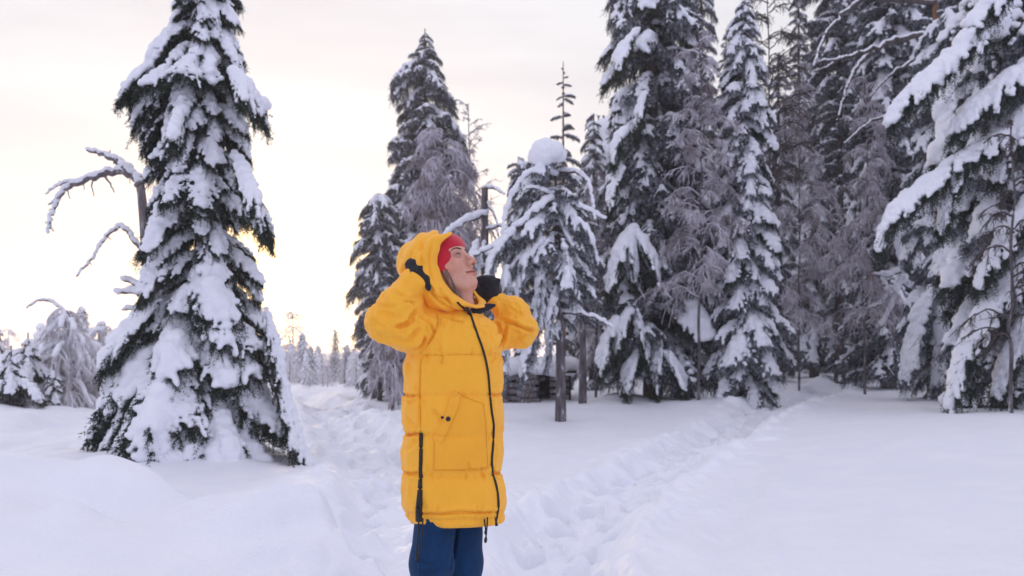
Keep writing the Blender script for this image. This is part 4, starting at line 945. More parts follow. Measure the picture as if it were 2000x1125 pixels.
M_HAIR = mat('brown_hair', (.24, .13, .09), .5, .4); t, b = nodes_of(M_HAIR); n_ = mnoise(t, 60, 3, .6, stretch=(1, 1, .12)); c = mramp(t, n_, [(.35, (.13, .065, .045)), (.65, (.34, .19, .14))]); t.links.new(c, b.inputs['Base Color']); mbump(t, b, n_, .6, .004)

# --- coat: torso with quilted baffles, raised sleeves
TAB = np.array([(600, 880, 922), (608, 858, 932), (618, 838, 944), (632, 822, 962), (650, 806, 974), (668, 797, 979), (693, 791, 979), (715, 790, 981), (745, 790, 983), (770, 788, 981), (800, 786, 983), (845, 788, 983), (880, 784, 984), (922, 785, 981), (955, 784, 989), (985, 785, 990), (1003, 790, 988), (1020, 800, 985)], float)
SEAMS = [640, 693, 770, 846, 922, 1003, 1030]
cav_c = pp(886, 513, -.01)
def cavity(X, Y, Z):
    a = ellip(X, Y, Z, pp(880, 512, -.005), (.108, .098, .128))
    b_ = capsule(X, Y, Z, pp(884, 530, -.01), pp(912, 612, .0), .085, .050)
    c = capsule(X, Y, Z, pp(893, 540, -.03), pp(926, 556, -.06), .082, .080)
    return smin(smin(a, b_, .03), c, .02)
def build_coat():
    h = .0046
    h = .0042; X, Y, Z = grid((-.37, -.30, .60), (.36, .32, 1.60), h)
    py = HY - (Z - CH) * PS
    Lw = np.interp(py, TAB[:, 0], TAB[:, 1]); Rw = np.interp(py, TAB[:, 0], TAB[:, 2])
    a = (Rw - Lw) / 2 / PS; cx_ = ((Rw + Lw) / 2 - 886) / PS; b_ = a * .80
    # baffles
    k = np.searchsorted(SEAMS, py.ravel()).reshape(py.shape); k = np.clip(k, 1, len(SEAMS) - 1); s0 = np.array(SEAMS)[k - 1]; s1 = np.array(SEAMS)[k]
    tt_ = np.clip((py - s0) / (s1 - s0), 0, 1); puff = 1 - np.abs(2 * tt_ - 1) ** 3.2; ds = np.minimum(np.abs(py - s0), np.abs(py - s1)) / PS
    puff = np.where(py < 655, .6, puff)
    th = np.arctan2(Y / .8, X - cx_)
    side = sst(.55, -.85, np.cos(th - math.radians(205)) * -1 ) ; sg = .18 + .6 * side
    grow = -.006 + .0062 * puff - .0045 * np.exp(-(ds / .006) ** 2) * sg
    pk = .0035 * np.exp(-(ds / .028) ** 2) * vnoise(th * 22, Z * 7, seed=3) + .0028 * vnoise(th * 9, Z * 16, seed=4) + .003 * vnoise(th * 4 + 3, Z * 5, seed=8)
    q = np.sqrt(((X - cx_) / (a + grow)) ** 2 + (Y / (b_ + grow)) ** 2)
    tor = (q - 1) * (b_ + grow) * .9 - pk
    tor = smax(tor, pp(0, 1020)[2] - Z, .012); tor = smax(tor, Z - pp(0, 602)[2], .03)
    yoke = ellip(X, Y, Z, pp(892, 650, 0), (.138, .122, .100)); tor = smin(tor, yoke, .03)
    def sleeve(P, R, seed, fo):
        """chain of tapering pieces with quilting pinches"""
        out_ = None; s_ = 0
        for (p, q_), (r0, r1) in zip(zip(P[:-1], P[1:]), zip(R[:-1], R[1:])):
            d = capsule(X, Y, Z, p, q_, r0, r1); out_ = d if out_ is None else smin(out_, d, .028)
        fold = fo * (np.abs(vnoise(X * 11 + .8 * Z * 6, Y * 9, Z * 15, seed=seed)) - .4) + fo * .6 * vnoise(X * 26, Y * 22, Z * 26, seed=seed + 1) + fo * .35 * np.abs(vnoise((X + Z) * 44, Y * 18, (X - Z) * 16, seed=seed + 2))
        return out_ + fold
    # near arm (her right, image left)
    S1 = pp(842, 640, -.055); E1 = pp(757, 628, -.10); W1 = pp(814, 549, -.105)
    arm1 = sleeve([S1, pp(800, 641, -.08), E1, pp(777, 596, -.11), W1], [.080, .083, .080, .070, .058], 11, .011)
    # close the cuff: stop where the glove starts
    dcuff = (W1 - E1) / np.linalg.norm(W1 - E1); cp = W1 + dcuff * .024
    arm1 = smax(arm1, (X - cp[0]) * dcuff[0] + (Y - cp[1]) * dcuff[1] + (Z - cp[2]) * dcuff[2], .012)
    S2 = pp(936, 660, .075); E2 = pp(1010, 643, .11); W2 = pp(965, 583, .11)
    arm2 = sleeve([S2, pp(978, 656, .10), E2, pp(1001, 611, .115), W2], [.066, .053, .072, .058, .044], 15, .009)
    dc2 = (W2 - pp(1000, 612, .115)); dc2 /= np.linalg.norm(dc2); cp = W2 + dc2 * .012
    arm2 = smax(arm2, (X - cp[0]) * dc2[0] + (Y - cp[1]) * dc2[1] + (Z - cp[2]) * dc2[2], .01)
    f = smin(tor, arm1, .022); f = smin(f, arm2, .022)
    f = smax(f, -cavity(X, Y, Z), .01)
    # hollow skirt
    inner = (np.sqrt(((X - cx_) / (a - .03)) ** 2 + (Y / (b_ - .03)) ** 2) - 1) * .14; inner = np.maximum(inner, Z - .72)
    f = smax(f, -inner, .008)
    # collar overlap between hood and body
    V, Q = surface_nets(f, (-.37, -.30, .60), h); V = smooth_mesh(V, Q, 2, .5)
    L_ = [([(773, 639), (792, 633), (803, 621)], .010, .007), ([(788, 590), (800, 588), (811, 594)], .006, .006), ([(831, 619), (843, 637), (848, 650)], .009, .006), ([(813, 682), (825, 673), (831, 657)], .012, .006),
          ([(820, 612), (833, 630), (836, 650)], .006, .007), ([(852, 608), (857, 624), (853, 640), (842, 662), (826, 684)], .007, .006), ([(800, 664), (812, 650), (822, 640)], .006, .009), ([(772, 662), (790, 668), (806, 664)], .005, .009),
          ([(728, 588), (742, 598), (760, 600), (782, 596)], .003, .008), ([(722, 618), (735, 632), (752, 640)], .004, .009), ([(765, 560), (780, 575), (800, 583), (822, 578)], .003, .005), ([(816, 604), (805, 615), (803, 628)], .008, .007),
          ([(976, 623), (1000, 631), (1027, 643), (1047, 648)], .010, .006), ([(975, 680), (983, 661), (989, 637)], .009, .006), ([(968, 628), (973, 638), (976, 652)], .007, .006), ([(1003, 590), (1012, 602), (1018, 618)], .003, .007), ([(993, 600), (1012, 612), (1028, 620)], .003, .006),
          ([(1000, 668), (1015, 662), (1028, 655)], .004, .007), ([(930, 640), (944, 650), (952, 668)], .003, .010), ([(946, 634), (958, 650), (962, 672)], .004, .008), ([(862, 616), (868, 628), (866, 640)], .004, .008), ([(880, 618), (893, 626), (905, 628)], .004, .006),
          ([(790, 845), (800, 850), (822, 846)], .007, .006), ([(786, 770), (800, 774), (818, 772)], .006, .006), ([(787, 922), (803, 926), (822, 923)], .006, .006), ([(821, 700), (820, 740), (820, 790), (821, 845)], .004, .005),
          ([(800, 1003), (860, 1004), (900, 1000), (948, 1002), (986, 1000)], .006, .006), ([(955, 770), (968, 772), (981, 769)], .006, .006), ([(962, 923), (970, 925), (981, 921)], .007, .006), ([(792, 700), (800, 712), (806, 730)], .003, .01), ([(790, 812), (800, 822), (814, 838)], .004, .008), ([(795, 790), (806, 784), (818, 778)], .004, .008), ([(790, 880), (804, 872), (816, 858)], .004, .008), ([(853, 662), (858, 680), (860, 693)], .003, .01),
          ([(975, 690), (968, 700), (960, 712)], .003, .01), ([(846, 800), (856, 812), (862, 826)], .005, .008)]
    r = np.random.default_rng(4)   # puckers gathered along every quilting seam
    for sy in SEAMS[1:6]:
        for i in range(13):
            x0 = r.uniform(790, 978)
            if 846 < x0 < 956 and sy in (770, 846): continue
            up = 1 if r.random() < .5 else -1; L_.append(([(x0, sy), (x0 + r.uniform(-4, 4), sy + up * r.uniform(5, 9)), (x0 + r.uniform(-7, 7), sy + up * r.uniform(12, 20))], r.uniform(.0015, .0035), .0045))
    V = creases(V, Q, L_)
    Nn = vnormals(V, Q); xp, yp = to_px(V); arm = np.clip(sst(690, 640, yp) + sst(.20, .26, np.abs(V[:, 0])), 0, 1)
    for sc_, am, sd_ in ((15, .0042, 71), (27, .0028, 72)):
        wx = V[:, 0] + .03 * vnoise(V[:, 0] * 8, V[:, 1] * 8, V[:, 2] * 8, seed=sd_ + 5); n_ = vnoise(wx * sc_ * 1.5, V[:, 1] * sc_, V[:, 2] * sc_ * .7, seed=sd_); rid = (1 - np.abs(n_)) ** 7
        V = V - Nn * (am * rid * (.30 + .9 * arm))[:, None]
    return V, Q
Vc, Qc = build_coat()
ob('coat', mesh_np('coat', Vc, quads=Qc, mats=[M_YEL]), person)
from mathutils.bvhtree import BVHTree
bvh = BVHTree.FromPolygons([tuple(v) for v in Vc], [tuple(int(i) for i in q) for q in Qc])
def on(bv, px, py, off=0.0):
    o = np.array([-PX, -PD, CH]); t_ = pp(px, py, 0); d = Vector(t_ - o).normalized()
    hit, nn, _, _ = bv.ray_cast(Vector(o), d)
    if hit is None: return t_ + np.array([0, -.1, 0])
    if nn.dot(d) > 0: nn = -nn
    return np.array(hit + nn * off)
def line_on(bv, P, off, step=4.0, sm=1):
    P = np.array(P, float); Q = rsmp(np.c_[P, np.zeros(len(P))], step)[:, :2]; W_ = np.array([on(bv, x, y, off) for x, y in Q])
    for _ in range(sm): W_[1:-1] = (W_[:-2] + 2 * W_[1:-1] + W_[2:]) / 4
    return W_
def strip(name, bv, P, R, m, off=.001, flat=.5, parent=None, k=8, sm=1):
    W_ = line_on(bv, P, off, 4.0, sm); g = Geo(); g.tube(W_, np.interp(np.linspace(0, 1, len(W_)), np.linspace(0, 1, len(np.atleast_1d(R))) if np.ndim(R) else [0, 1], R if np.ndim(R) else [R, R]), k, flat=1.0); return ob(name, g.mesh(name, [m]), parent or person)
ZP = [(915, 606), (919, 614), (927, 640), (938, 668), (947, 697), (953, 730), (956, 768), (959, 800), (964, 832), (963, 860), (960, 893), (961, 925), (968, 945), (972, 968), (973, 990), (969, 1014)]
zf = strip('zip', bvh, ZP, .0042, M_ZIP, off=.003, sm=3)
g = Geo(); W_ = line_on(bvh, ZP[:9], .004, 2.0)
r = np.random.default_rng(1)
zl = line_on(bvh, [(969, 1008), (969, 1017)], .004); g.tube(np.array([pp(969, 1012, -.15), pp(969, 1020, -.15), pp(970, 1027, -.15)]), [.0055, .004, .006], 8); ob('zip_pull', g.mesh('zip_pull', [M_ZIP]), zf)
sz = strip('side_zip', bvh, [(823, 845), (823, 880), (823, 930), (821, 965), (819, 990), (820, 1017)], [.0072, .0072, .0074, .009, .0125, .015], M_ZIP, off=.003, sm=8)
g = Geo(); g.tube(np.array([pp(817, 988, -.165), pp(816, 996, -.167), pp(815, 1004, -.165)]), [.004, .006, .004], 8); ob('zip_pull', g.mesh('zip_pull', [M_ZIP]), sz)
def patch(name, bv, poly, off, m, step=3.0, edge=.004):
    """a cloth panel lying on the coat: inside of a polygon, slightly proud, with a rolled edge"""
    poly = np.array(poly, float); x0, y0 = poly.min(0); x1, y1 = poly.max(0); nx = int((x1 - x0) / step) + 2; ny = int((y1 - y0) / step) + 2
    # map a square onto the polygon by bilinear rows: left and right edge per row
    rows = np.linspace(y0 + .5, y1 - .5, ny); V = []; 
    def cross(y):
        xs = []
        for a, b in zip(poly, np.roll(poly, -1, 0)):
            if (a[1] - y) * (b[1] - y) < 0 or a[1] == y: xs.append(a[0] + (b[0] - a[0]) * (y - a[1]) / (b[1] - a[1] + 1e-9))
        return min(xs), max(xs)
    for j, y in enumerate(rows):
        a, b = cross(y)
        for i, f in enumerate(np.linspace(0, 1, nx)):
            e = min(i, nx - 1 - i, j, ny - 1 - j); o_ = -.003 if e == 0 else (off * .75 if e == 1 else off)
            V.append(on(bv, a + (b - a) * f, y, o_))
    Q = [(j * nx + i, j * nx + i + 1, (j + 1) * nx + i + 1, (j + 1) * nx + i) for j in range(ny - 1) for i in range(nx - 1)]
    V = np.array(V); Q = np.array(Q)[:, ::-1]
    return ob(name, mesh_np(name, V, quads=Q, mats=[m]), person), V, Q
pk_, Vp, Qp = patch('pocket', bvh, [(881, 762), (902, 773), (946, 789), (951, 830), (953, 880), (956, 916), (900, 921), (842, 922), (844, 880), (844, 853), (858, 836), (867, 817), (874, 790)], .0065, M_YEL2)
def stitch(P, bv, parent, off=.0045, r_=.0011):
    W_ = line_on(bv, P, off, 2.5); g = Geo(); g.tube(W_, r_, 4); return ob('seam', g.mesh('seam', [M_STITCH]), parent)
bvp = BVHTree.FromPolygons([tuple(v) for v in Vp] + [tuple(v) for v in Vc], [tuple(int(i) for i in q) for q in Qp] + [tuple(int(i) + len(Vp) for i in q) for q in Qc])
stitch([(888, 766), (902, 773), (944, 789), (949, 830), (951, 880), (953, 914)], bvp, pk_, .001); stitch([(848, 862), (848, 900), (847, 918), (900, 917), (951, 913)], bvp, pk_, .001)
fl, Vf, Qf = patch('pocket_flap', bvp, [(881, 761), (903, 773), (899, 794), (889, 820), (877, 846), (866, 868), (844, 855), (858, 838), (867, 817), (875, 790)], .004, M_YEL2, step=2.5)
bvf = BVHTree.FromPolygons([tuple(v) for v in Vf], [tuple(int(i) for i in q) for q in Qf])
stitch([(900, 775), (896, 794), (886, 819), (874, 844), (865, 862)], bvf, fl, .0008)
def button(px, py, rr_, bv):
    c = on(bv, px, py, .002); g = Geo(); th = np.linspace(0, 2 * math.pi, 17)[:-1]; rings = []
    nrm = on(bv, px, py, .01) - c; nrm /= np.linalg.norm(nrm); a_ = np.cross(nrm, [0, 0, 1]); a_ /= np.linalg.norm(a_); b_ = np.cross(nrm, a_)
    for rad, hh in ((1, -.002), (1, .002), (.85, .0035), (.6, .0032), (.5, .0022), (.02, .0022)): rings.append(c + nrm * hh + rr_ * rad * (np.cos(th)[:, None] * a_ + np.sin(th)[:, None] * b_))
    V = np.concatenate(rings); Q = [(k * 16 + i, k * 16 + (i + 1) % 16, (k + 1) * 16 + (i + 1) % 16, (k + 1) * 16 + i) for k in range(5) for i in range(16)]
    g.add(V, Q); return ob('snap_button', g.mesh('snap_button', [M_ZIP]), person)
button(875.5, 818, .0085, bvf); button(864, 815, .005, bvh)
cs = lambda P: stitch(P, bvh, person, .0004, .0011)
cs([(828, 693), (860, 694), (900, 692), (938, 693)])
cs([(852, 608), (857, 624), (854, 640), (843, 662), (826, 684)]); cs([(821, 700), (820, 740), (820, 790), (822, 842)]); cs([(828, 1004), (870, 1005), (940, 1002), (962, 1001)])
cs([(975, 680), (983, 661), (989, 637)]); cs([(860, 616), (880, 625), (905, 628)])
# drawstrings
for P, v in (([(952, 1010), (952, 1022), (950, 1040), (948, 1060)], -.13), ([(946, 1014), (948, 1030), (949, 1044)], -.12), ([(826, 1012), (825, 1045), (821, 1070), (816, 1092)], -.155), ([(818, 1012), (816, 1050), (813, 1080), (815, 1096)], -.15)):
    W_ = smooth_poly(np.array([pp(x, y, v) for x, y in P]), 5); g = Geo(); g.tube(W_, np.r_[np.full(len(W_) - 3, .0028), [.0055, .006, .004]], 6); ob('drawstring', g.mesh('drawstring', [M_ZIP]), person)

# --- hood
def build_hood():
    h = .004; lo = (-.26, -.20, 1.36); hi = (.16, .20, 1.72)
    X, Y, Z = grid(lo, hi, h)
    o_ = ellip(X, Y, Z, pp(843, 521, -.005), (.128, .140, .125)); o_ = smin(o_, ellip(X, Y, Z, pp(866, 503, -.005), (.112, .128, .096)), .03)
    o_ = smin(o_, ellip(X, Y, Z, pp(862, 560, 0), (.125, .138, .085)), .04); o_ = smin(o_, ellip(X, Y, Z, pp(888, 592, 0), (.115, .125, .040)), .03)
    px_ = X * PS + 886; py_ = HY - (Z - CH) * PS
    ridge_ = .003 * np.sin((px_ * .8 + (py_ - 500) * .25 + 22 * vnoise(Y * 9, Z * 6, seed=2)) * .27) * sst(1.50, 1.56, Z)
    fold = ridge_ + .0045 * vnoise(X * 15, Y * 12, Z * 13, seed=21) + .0035 * vnoise(X * 34, Y * 26, Z * 32, seed=22)
    o_ = o_ + fold
    f = smax(o_, -cavity(X, Y, Z), .014)
    # face opening
    n = np.array([.80, -.60, 0]); P0 = pp(856, 500, -.105)
    off = np.interp(py_, [450, 458, 470, 485, 520, 548, 575, 592, 606, 620], [.030, .028, .014, .004, .0, .012, .042, .085, .125, .15])
    cut = (X - P0[0]) * n[0] + (Y - P0[1]) * n[1] - off + .004 * vnoise(Z * 40, Y * 20, seed=9)
    f = f - .007 * np.exp(-((cut + .020) / .014) ** 2) + .005 * np.exp(-((cut + .045) / .008) ** 2)
    f = smax(f, cut, .016)
    f = smax(f, X - np.interp(py_, [560, 590], [.035, .25]), .01)
    f = smax(f, 1.395 - Z, .02)
    V, Q = surface_nets(f, lo, h); V = smooth_mesh(V, Q, 2)
    V = creases(V, Q, [([(840, 562), (846, 574), (858, 588), (877, 600), (900, 612)], .006, .006), ([(826, 478), (822, 500), (826, 520)], .005, .006), ([(845, 470), (838, 498), (840, 530), (846, 556)], .004, .006), ([(806, 486), (800, 505)], .004, .006), ([(858, 560), (864, 575), (876, 590)], .004, .006), ([(868, 575), (880, 592), (884, 600)], .005, .005), ([(786, 500), (790, 520), (786, 535)], .004, .006), ([(832, 540), (838, 556), (850, 572)], .004, .006)])
    return V, Q
Vh, Qh = build_hood()
hd = ob('hood', mesh_np('hood', Vh, quads=Qh, mats=[M_YEL]), person)
bvhh = BVHTree.FromPolygons([tuple(v) for v in Vh] + [tuple(v) for v in Vc], [tuple(int(i) for i in q) for q in Qh] + [tuple(int(i) + len(Vh) for i in q) for q in Qc])
g = Geo(); W_ = line_on(bvhh, [(893, 590), (904, 600), (912, 608), (918, 616)], .001, 2); g.tube(W_, .004, 6); ob('collar_zip', g.mesh('collar_zip', [M_ZIP]), hd)
# dark chin guard standing out of the collar
W_ = smooth_poly(np.array([pp(919, 617, -.06), pp(928, 607, -.045), pp(944, 602, -.03), pp(958, 598, -.02), pp(968, 596, -.02)]), 4)
g = Geo(); g.tube(W_, np.interp(np.linspace(0, 1, len(W_)), [0, .3, .7, 1], [.017, .018, .013, .004]), 10, flat=.45, up=(0, -1, 0)); ob('chin_guard', g.mesh('chin_guard', [M_BLK]), person)

# --- head and neck (one continuous body surface) 
HA = math.radians(62); HP_ = math.radians(27); HS = 1.07
Fv = np.array([math.cos(HP_) * math.sin(HA), -math.cos(HP_) * math.cos(HA), math.sin(HP_)]); Lv = np.array([math.cos(HA), math.sin(HA), 0]); Uv = np.cross(Fv, Lv)
HO = pp(868.5, 522.5, 0)
def hl(p): p = np.asarray(p, float) * HS; return HO + p[..., 0:1] * Fv + p[..., 1:2] * Lv + p[..., 2:3] * Uv
M_SKIN = mat('skin', (.68, .38, .28), .48, .4); t, b = nodes_of(M_SKIN)
b.inputs['Subsurface Weight'].default_value = .12; b.inputs['Subsurface Radius'].default_value = (.6, .25, .15); b.inputs['Subsurface Scale'].default_value = .012
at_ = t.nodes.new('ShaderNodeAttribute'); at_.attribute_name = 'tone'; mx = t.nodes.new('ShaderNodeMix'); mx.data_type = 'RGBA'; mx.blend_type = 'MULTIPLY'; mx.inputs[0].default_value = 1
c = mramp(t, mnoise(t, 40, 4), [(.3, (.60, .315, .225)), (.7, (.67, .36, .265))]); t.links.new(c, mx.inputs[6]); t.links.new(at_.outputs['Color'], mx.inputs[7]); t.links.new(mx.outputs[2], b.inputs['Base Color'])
mbump(t, b, mnoise(t, 350, 2), .12, .002)
def build_body():
    h = .0026; lo = (-.15, -.13, 1.32); hi = (.145, .125, 1.665)
    X, Y, Z = grid(lo, hi, h); X, Y, Z = np.broadcast_arrays(X, Y, Z)
    d = np.stack([X - HO[0], Y - HO[1], Z - HO[2]], -1); f_, l_, u_ = [(d @ v) / HS for v in (Fv, Lv, Uv)]; al = np.abs(l_)
    E = lambda c, r: ellip(f_, al, u_, c, r)
    def Cp(a, b_, ra, rb): return capsule(f_, al, u_, a, b_, ra, rb)
    s = E((-.012, 0, .036), (.094, .073, .086))
    s = smin(s, E((.026, 0, -.030), (.062, .057, .078)), .03)
    s = smin(s, Cp((-.005, .050, -.062), (.060, .020, -.103), .018, .014), .03)
    s = smin(s, E((.078, 0, -.101), (.014, .016, .013)), .018)
    s = smin(s, Cp((.058, .040, -.028), (.035, .054, -.022), .020, .018), .02)
    s = smin(s, Cp((.080, .010, .022), (.066, .044, .024), .0085, .0085), .016)
    s = smin(s, E((.070, 0, .050), (.022, .045, .035)), .02)
    s = smin(s, E((.073, 0, -.070), (.023, .029, .026)), .014)
    s = smax(s, -E((.094, .031, .000), (.017, .019, .0125)), .010)
    # nose
    s = smin(s, Cp((.087, 0, .012), (.108, 0, -.030), .0065, .0082), .010)
    s = smin(s, E((.1105, 0, -.035), (.0105, .0092, .0085)), .006)
    s = smin(s, E((.1015, .0125, -.040), (.0105, .0065, .0075)), .004)
    s = smax(s, -E((.1045, .0062, -.0475), (.0055, .0032, .0045)), .002)
    # lids
    s = smin(s, E((.070, .032, .001), (.0150, .0165, .0140)), .004)
    lid = np.maximum(E((.0705, .032, .0), (.0175, .0155, .0050)), .0)
    s = smax(s, -Cp((.086, .020, -.0025), (.083, .043, .0), .0030, .0030), .0025)
    s = smin(s, E((.0715, .032, .0), (.0128, .0135, .0120)), .001)
    # lips
    s = smin(s, Cp((.0960, 0, -.0665), (.081, .0255, -.0640), .0056, .0024), .004)
    s = smin(s, Cp((.0950, 0, -.0775), (.082, .022, -.0700), .0068, .0030), .004)
    s = smax(s, -Cp((.1010, 0, -.0720), (.0835, .028, -.0670), .0014, .0012), .0025)
    s = smax(s, -E((.0955, 0, -.0895), (.004, .018, .004)), .006)
    s = s * HS
    nk = capsule(X, Y, Z, hl([[-.018, 0, -.055]])[0], pp(893, 604, .0), .055, .058); s = smin(s, nk, .022)
    nk = capsule(X, Y, Z, pp(893, 604, .0), pp(890, 650, .0), .058, .085); s = smin(s, nk, .03)
    thr = capsule(X, Y, Z, hl([[.045, 0, -.095]])[0], pp(905, 603, -.02), .022, .030); s = smin(s, thr, .03)
    V, Q = surface_nets(s, lo, h); V = smooth_mesh(V, Q, 1, .5)
    d = (V - HO) / HS; f_, l_, u_ = d @ Fv, d @ Lv, d @ Uv; al = np.abs(l_)
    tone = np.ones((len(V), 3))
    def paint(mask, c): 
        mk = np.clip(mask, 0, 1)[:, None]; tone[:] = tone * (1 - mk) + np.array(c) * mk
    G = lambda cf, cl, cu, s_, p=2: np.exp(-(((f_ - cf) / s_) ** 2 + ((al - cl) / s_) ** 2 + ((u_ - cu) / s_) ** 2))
    paint(.55 * G(.06, .045, -.03, .026), (1.05, .72, .66)); paint(.65 * G(.112, 0, -.038, .014), (1.0, .62, .52)); paint(.3 * G(.08, 0, -.1, .02), (1.02, .82, .76))
    lm_ = sst(.004, .0, capsule(f_, al, u_, (.0955, 0, -.0668), (.083, .024, -.0695), .0055, .0026)) + sst(.004, .0, capsule(f_, al, u_, (.0945, 0, -.0775), (.083, .020, -.0745), .0068, .0032)); paint(.8 * np.clip(lm_, 0, 1), (.92, .50, .50))
    paint(.9 * sst(.0035, .001, capsule(f_, al, u_, (.1010, 0, -.0720), (.0835, .028, -.0670), .0010, .0008)), (.30, .12, .12))
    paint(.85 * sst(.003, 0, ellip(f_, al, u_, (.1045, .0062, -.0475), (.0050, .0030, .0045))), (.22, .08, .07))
    paint(.60 * sst(.006, 0, ellip(f_, al, u_, (.080, .032, .001), (.014, .016, .0085))), (.55, .38, .38))  # eye socket shade painted into the skin tone, over lids and lash line
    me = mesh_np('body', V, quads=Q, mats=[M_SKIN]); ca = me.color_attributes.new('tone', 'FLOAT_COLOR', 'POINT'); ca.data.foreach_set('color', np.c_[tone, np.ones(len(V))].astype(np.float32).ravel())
    return me, V, Q
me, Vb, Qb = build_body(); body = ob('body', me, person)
bvb = BVHTree.FromPolygons([tuple(v) for v in Vb], [tuple(int(i) for i in q) for q in Qb])
# eyes: white, iris, pupil on a ball set in the lids, gaze up
M_EYE = mat('eyeball', (.78, .75, .74), .15, .6); M_IRIS = mat('iris', (.06, .075, .08), .15, .6); M_PUP = mat('pupil', (.005, .005, .005), .1, .6); M_BROW = mat('brow_hair', (.06, .032, .025), .8, .1)
for sgn in (-1, 1):
    c = hl([[.0722, .032 * sgn, .0]])[0]; gz_ = Fv * .93 + Uv * .30 - Lv * sgn * .02; gz_ /= np.linalg.norm(gz_); A = np.cross(gz_, [0, 0, 1]); A /= np.linalg.norm(A); B = np.cross(gz_, A)
    g = Geo(); th = np.linspace(0, 2 * math.pi, 21)[:-1]; ph = np.radians([0.5, 10, 14, 16, 29, 33, 36, 55, 80, 110, 150, 179]); R_ = .0123 * HS
    V = np.concatenate([c + R_ * (math.cos(p) * gz_ + math.sin(p) * (np.cos(th)[:, None] * A + np.sin(th)[:, None] * B)) for p in ph])
    for k in range(len(ph) - 1):
        Q = [(k * 20 + i, k * 20 + (i + 1) % 20, (k + 1) * 20 + (i + 1) % 20, (k + 1) * 20 + i) for i in range(20)]; g.Q.append(np.array(Q)); g.mq.append(np.full(20, 2 if k < 2 else (1 if k < 5 else 0)))
    g.V.append(V); g.n = len(V); ob('eye', g.mesh('eye', [M_EYE, M_IRIS, M_PUP]), person)
    # lashes and brow
    g = Geo(); pts = [hl([[.0895 - .0 * abs(x - .032) - 22 * (x - .031) ** 2, x * sgn, .0046 - 22 * (x - .032) ** 2]])[0] for x in np.linspace(.020, .045, 9)]; g.tube(pts, np.linspace(.0010, .0014, 9), 5); ob('eyelashes', g.mesh('eyelashes', [M_BROW]), person)
    g = Geo(); pts = []
    for x, u in zip(np.linspace(.012, .052, 9), (.0185, .0205, .0225, .024, .025, .0252, .024, .021, .017)):
        o = hl([[.15, x * sgn, u]])[0]; hit = bvb.ray_cast(Vector(o), Vector(-Fv))[0]; pts.append(np.array(hit) if hit else hl([[.08, x * sgn, u]])[0])
    g.tube(np.array(pts) + Fv * .0006, np.array([.0016, .0022, .0025, .0025, .0023, .0020, .0017, .0013, .0008]), 6); ob('eyebrow', g.mesh('eyebrow', [M_BROW]), person)

# --- red headband / beanie
def build_cap():
    h = .003; lo = (-.16, -.13, 1.44); hi = (.12, .13, 1.69)
    X, Y, Z = grid(lo, hi, h); X, Y, Z = np.broadcast_arrays(X, Y, Z)
    d = np.stack([X - HO[0], Y - HO[1], Z - HO[2]], -1); f_, l_, u_ = [(d @ v) / HS for v in (Fv, Lv, Uv)]; al = np.abs(l_)
    s = ellip(f_, al, u_, (-.012, 0, .036), (.102, .081, .092)); s = smin(s, ellip(f_, al, u_, (.070, 0, .052), (.028, .052, .036)), .02)
    s = smin(s, ellip(f_, al, u_, (.012, 0, -.016), (.066, .078, .066)), .03)
    edge = .030 - .45 * np.clip(.085 - f_, 0, .2) - 1.9 * np.clip(.074 - f_, 0, .2)
    s = smax(s, (-.040 - .3 * (f_ - .03)) - u_, .006); s = smax(s * HS, (edge - u_), .006) + .0004 * np.sin((f_ + u_) * 700)
    V, Q = surface_nets(s, lo, h); return smooth_mesh(V, Q, 1), Q
V, Q = build_cap(); ob('headband', mesh_np('headband', V, quads=Q, mats=[M_RED]), person)

# --- hair falling inside the hood
def strands(name, P0, P1, n, spread0, spread1, rad, seed):
    r = np.random.default_rng(seed); g = Geo(); P = [pp(*q) for q in P0]
    for i in range(n):
        u = r.uniform(-1, 1); w_ = r.uniform(-1, 1); Q = np.array([p + (np.array([.8, -.6, 0]) * spread0 * u + np.array([.6, .8, 0]) * spread0 * .4 * w_) for p in P]); Q[1:] += r.normal(0, .0015, Q[1:].shape)
        g.tube(smooth_poly(Q, 4), np.interp(np.linspace(0, 1, (len(Q) - 1) * 4 + 1), [0, .8, 1], [rad, rad, rad * .4]), 5)
    return ob(name, g.mesh(name, [M_HAIR]), person)
strands('hair', [(859, 510, -.064), (864, 528, -.074), (871, 546, -.084), (881, 565, -.083), (893, 585, -.075), (905, 602, -.066), (912, 612, -.06)], None, 110, .019, 0, .0032, 1)
strands('hair', [(866, 520, -.066), (872, 536, -.074), (880, 552, -.077), (890, 570, -.072), (900, 590, -.064), (909, 606, -.055)], None, 60, .010, 0, .0030, 2)
strands('hair', [(917, 566, .05), (919, 576, .03), (917, 588, .0), (914, 600, -.02), (913, 610, -.03)], None, 40, .010, 0, .003, 3)

# --- gloved hands: palm, four bent fingers and a thumb
def glove(name, wrist, palm, pr, fingers, thumb, seed, k_=.006):
    pts = [wrist, palm] + [q for fg in fingers + [thumb] for q in fg[0]]; pts = np.array(pts); h = .003
    lo = pts.min(0) - .05; hi = pts.max(0) + .05; X, Y, Z = grid(lo, hi, h)
    s = capsule(X, Y, Z, wrist, palm, pr * .72, pr * .9); s = smin(s, ellip(X, Y, Z, palm, (pr * 1.0, pr * .75, pr * 1.05)), .015)
    for P, R in fingers + [thumb]:
        f_ = None
        for a, b_, ra, rb in zip(P[:-1], P[1:], R[:-1], R[1:]): d = capsule(X, Y, Z, a, b_, ra, rb); f_ = d if f_ is None else np.minimum(f_, d)
        s = smin(s, f_, k_)
    s = s + .0012 * vnoise(X * 120, Y * 120, Z * 120, seed=seed)
    V, Q = surface_nets(s, lo, h); V = smooth_mesh(V, Q, 1); return ob(name, mesh_np(name, V, quads=Q, mats=[M_BLK]), person)
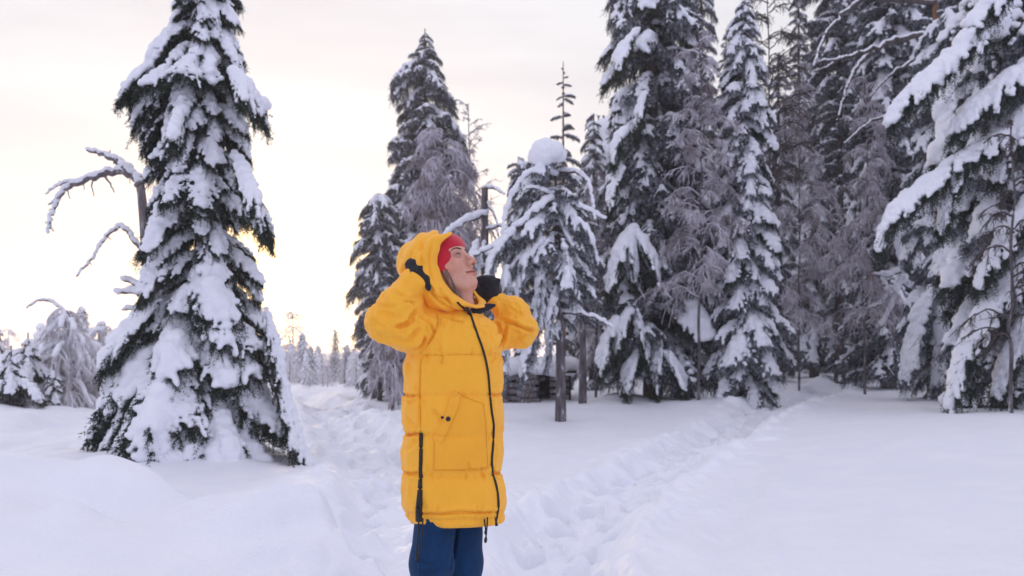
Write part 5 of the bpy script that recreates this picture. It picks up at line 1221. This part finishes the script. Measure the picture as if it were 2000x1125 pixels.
# near hand wraps the back of the hood
fingers = []
for i, (x, y, v) in enumerate([(798, 517, -.105), (803, 511, -.112), (811, 513, -.122), (820, 521, -.130)]):
    fingers.append(([pp(808 + (x - 808) * .5, 540 + (y - 540) * .35, -.105), pp(x, y, v), pp(x - 1, y + 2, v + .028), pp(x - 1, y + 8, v + .05)], [.0145, .0140, .0125, .011]))
glove('glove', pp(806, 558, -.105), pp(814, 543, -.104), .044, fingers, ([pp(822, 527, -.130), pp(833, 545, -.142), pp(837, 563, -.142)], [.0165, .0150, .0105]), 5, .014)
fingers = []
for i, (x, y) in enumerate([(972, 549), (962, 544), (952, 543), (942, 546)]):
    fingers.append(([pp(958 + (x - 958) * .6, 562, .085), pp(x, y, .075), pp(x - 12, y + 1, .065), pp(x - 19, y + 12, .075)], [.0130, .0125, .0115, .010]))
glove('glove', pp(964, 583, .11), pp(955, 566, .10), .048, fingers, ([pp(948, 574, .09), pp(936, 570, .07), pp(930, 560, .065)], [.015, .0135, .011]), 7)
# --- jeans and boots
def build_legs():
    h = .006; lo = (-.20, -.20, .0); hi = (.16, .20, .76); X, Y, Z = grid(lo, hi, h)
    a = capsule(X, Y, Z, pp(853, 1000, -.045), pp(842, 1100, -.055), .080, .076); a = smin(a, capsule(X, Y, Z, pp(842, 1100, -.055), pp(838, 1310, -.04), .076, .066), .03)
    b_ = capsule(X, Y, Z, pp(904, 1000, .05), pp(905, 1100, .055), .076, .070); b_ = smin(b_, capsule(X, Y, Z, pp(905, 1100, .055), pp(900, 1320, .07), .070, .062), .03)
    s = smin(a, b_, .006) + .004 * vnoise(X * 9, Y * 9, Z * 14, seed=5) + .002 * vnoise(X * 22, Y * 20, Z * 30, seed=6); s = np.maximum(s, .05 - Z)
    V, Q = surface_nets(s, lo, h); V = smooth_mesh(V, Q, 2)
    return creases(V, Q, [([(893, 1022), (889, 1060), (882, 1100), (878, 1125)], .006, .006), ([(812, 1094), (830, 1100), (850, 1096)], .004, .008), ([(815, 1110), (835, 1118), (858, 1112)], .004, .008), ([(830, 1030), (850, 1040), (880, 1036)], .003, .01)]), Q
V, Q = build_legs(); jn = ob('jeans', mesh_np('jeans', V, quads=Q, mats=[M_JEAN]), person)
bvj = BVHTree.FromPolygons([tuple(v) for v in V], [tuple(int(i) for i in q) for q in Q])
M_ST = mat('denim_thread', (.05, .11, .22), .8, .1)
g = Geo()
for y in range(1022, 1150, 6):
    a = line_on(bvj, [(819 - (y - 1020) * .03, y), (819 - (y - 1020) * .03, y + 3.4)], .001, 2); g.tube(a, .0011, 4)
ob('side_stitching', g.mesh('side_stitching', [M_ST]), jn)
M_BOOT = fabric('dark_boot', (.02, .018, .018), .6, .3, 40, .1, .1)
for x, v in ((838, -.045), (900, .07)):
    c = pp(x, 1340, v); C = [c + np.array([.035 * k, -.028 * k, -.005 * k]) for k in np.linspace(-.6, 3.0, 9)] + [c + np.array([0, 0, .03 * k]) for k in range(5)]
    V, Q = blob_mesh(C, np.r_[np.linspace(.052, .040, 9), np.full(5, .056)], .01); ob('boot', mesh_np('boot', V, quads=Q, mats=[M_BOOT]), person)

# ---------- end person
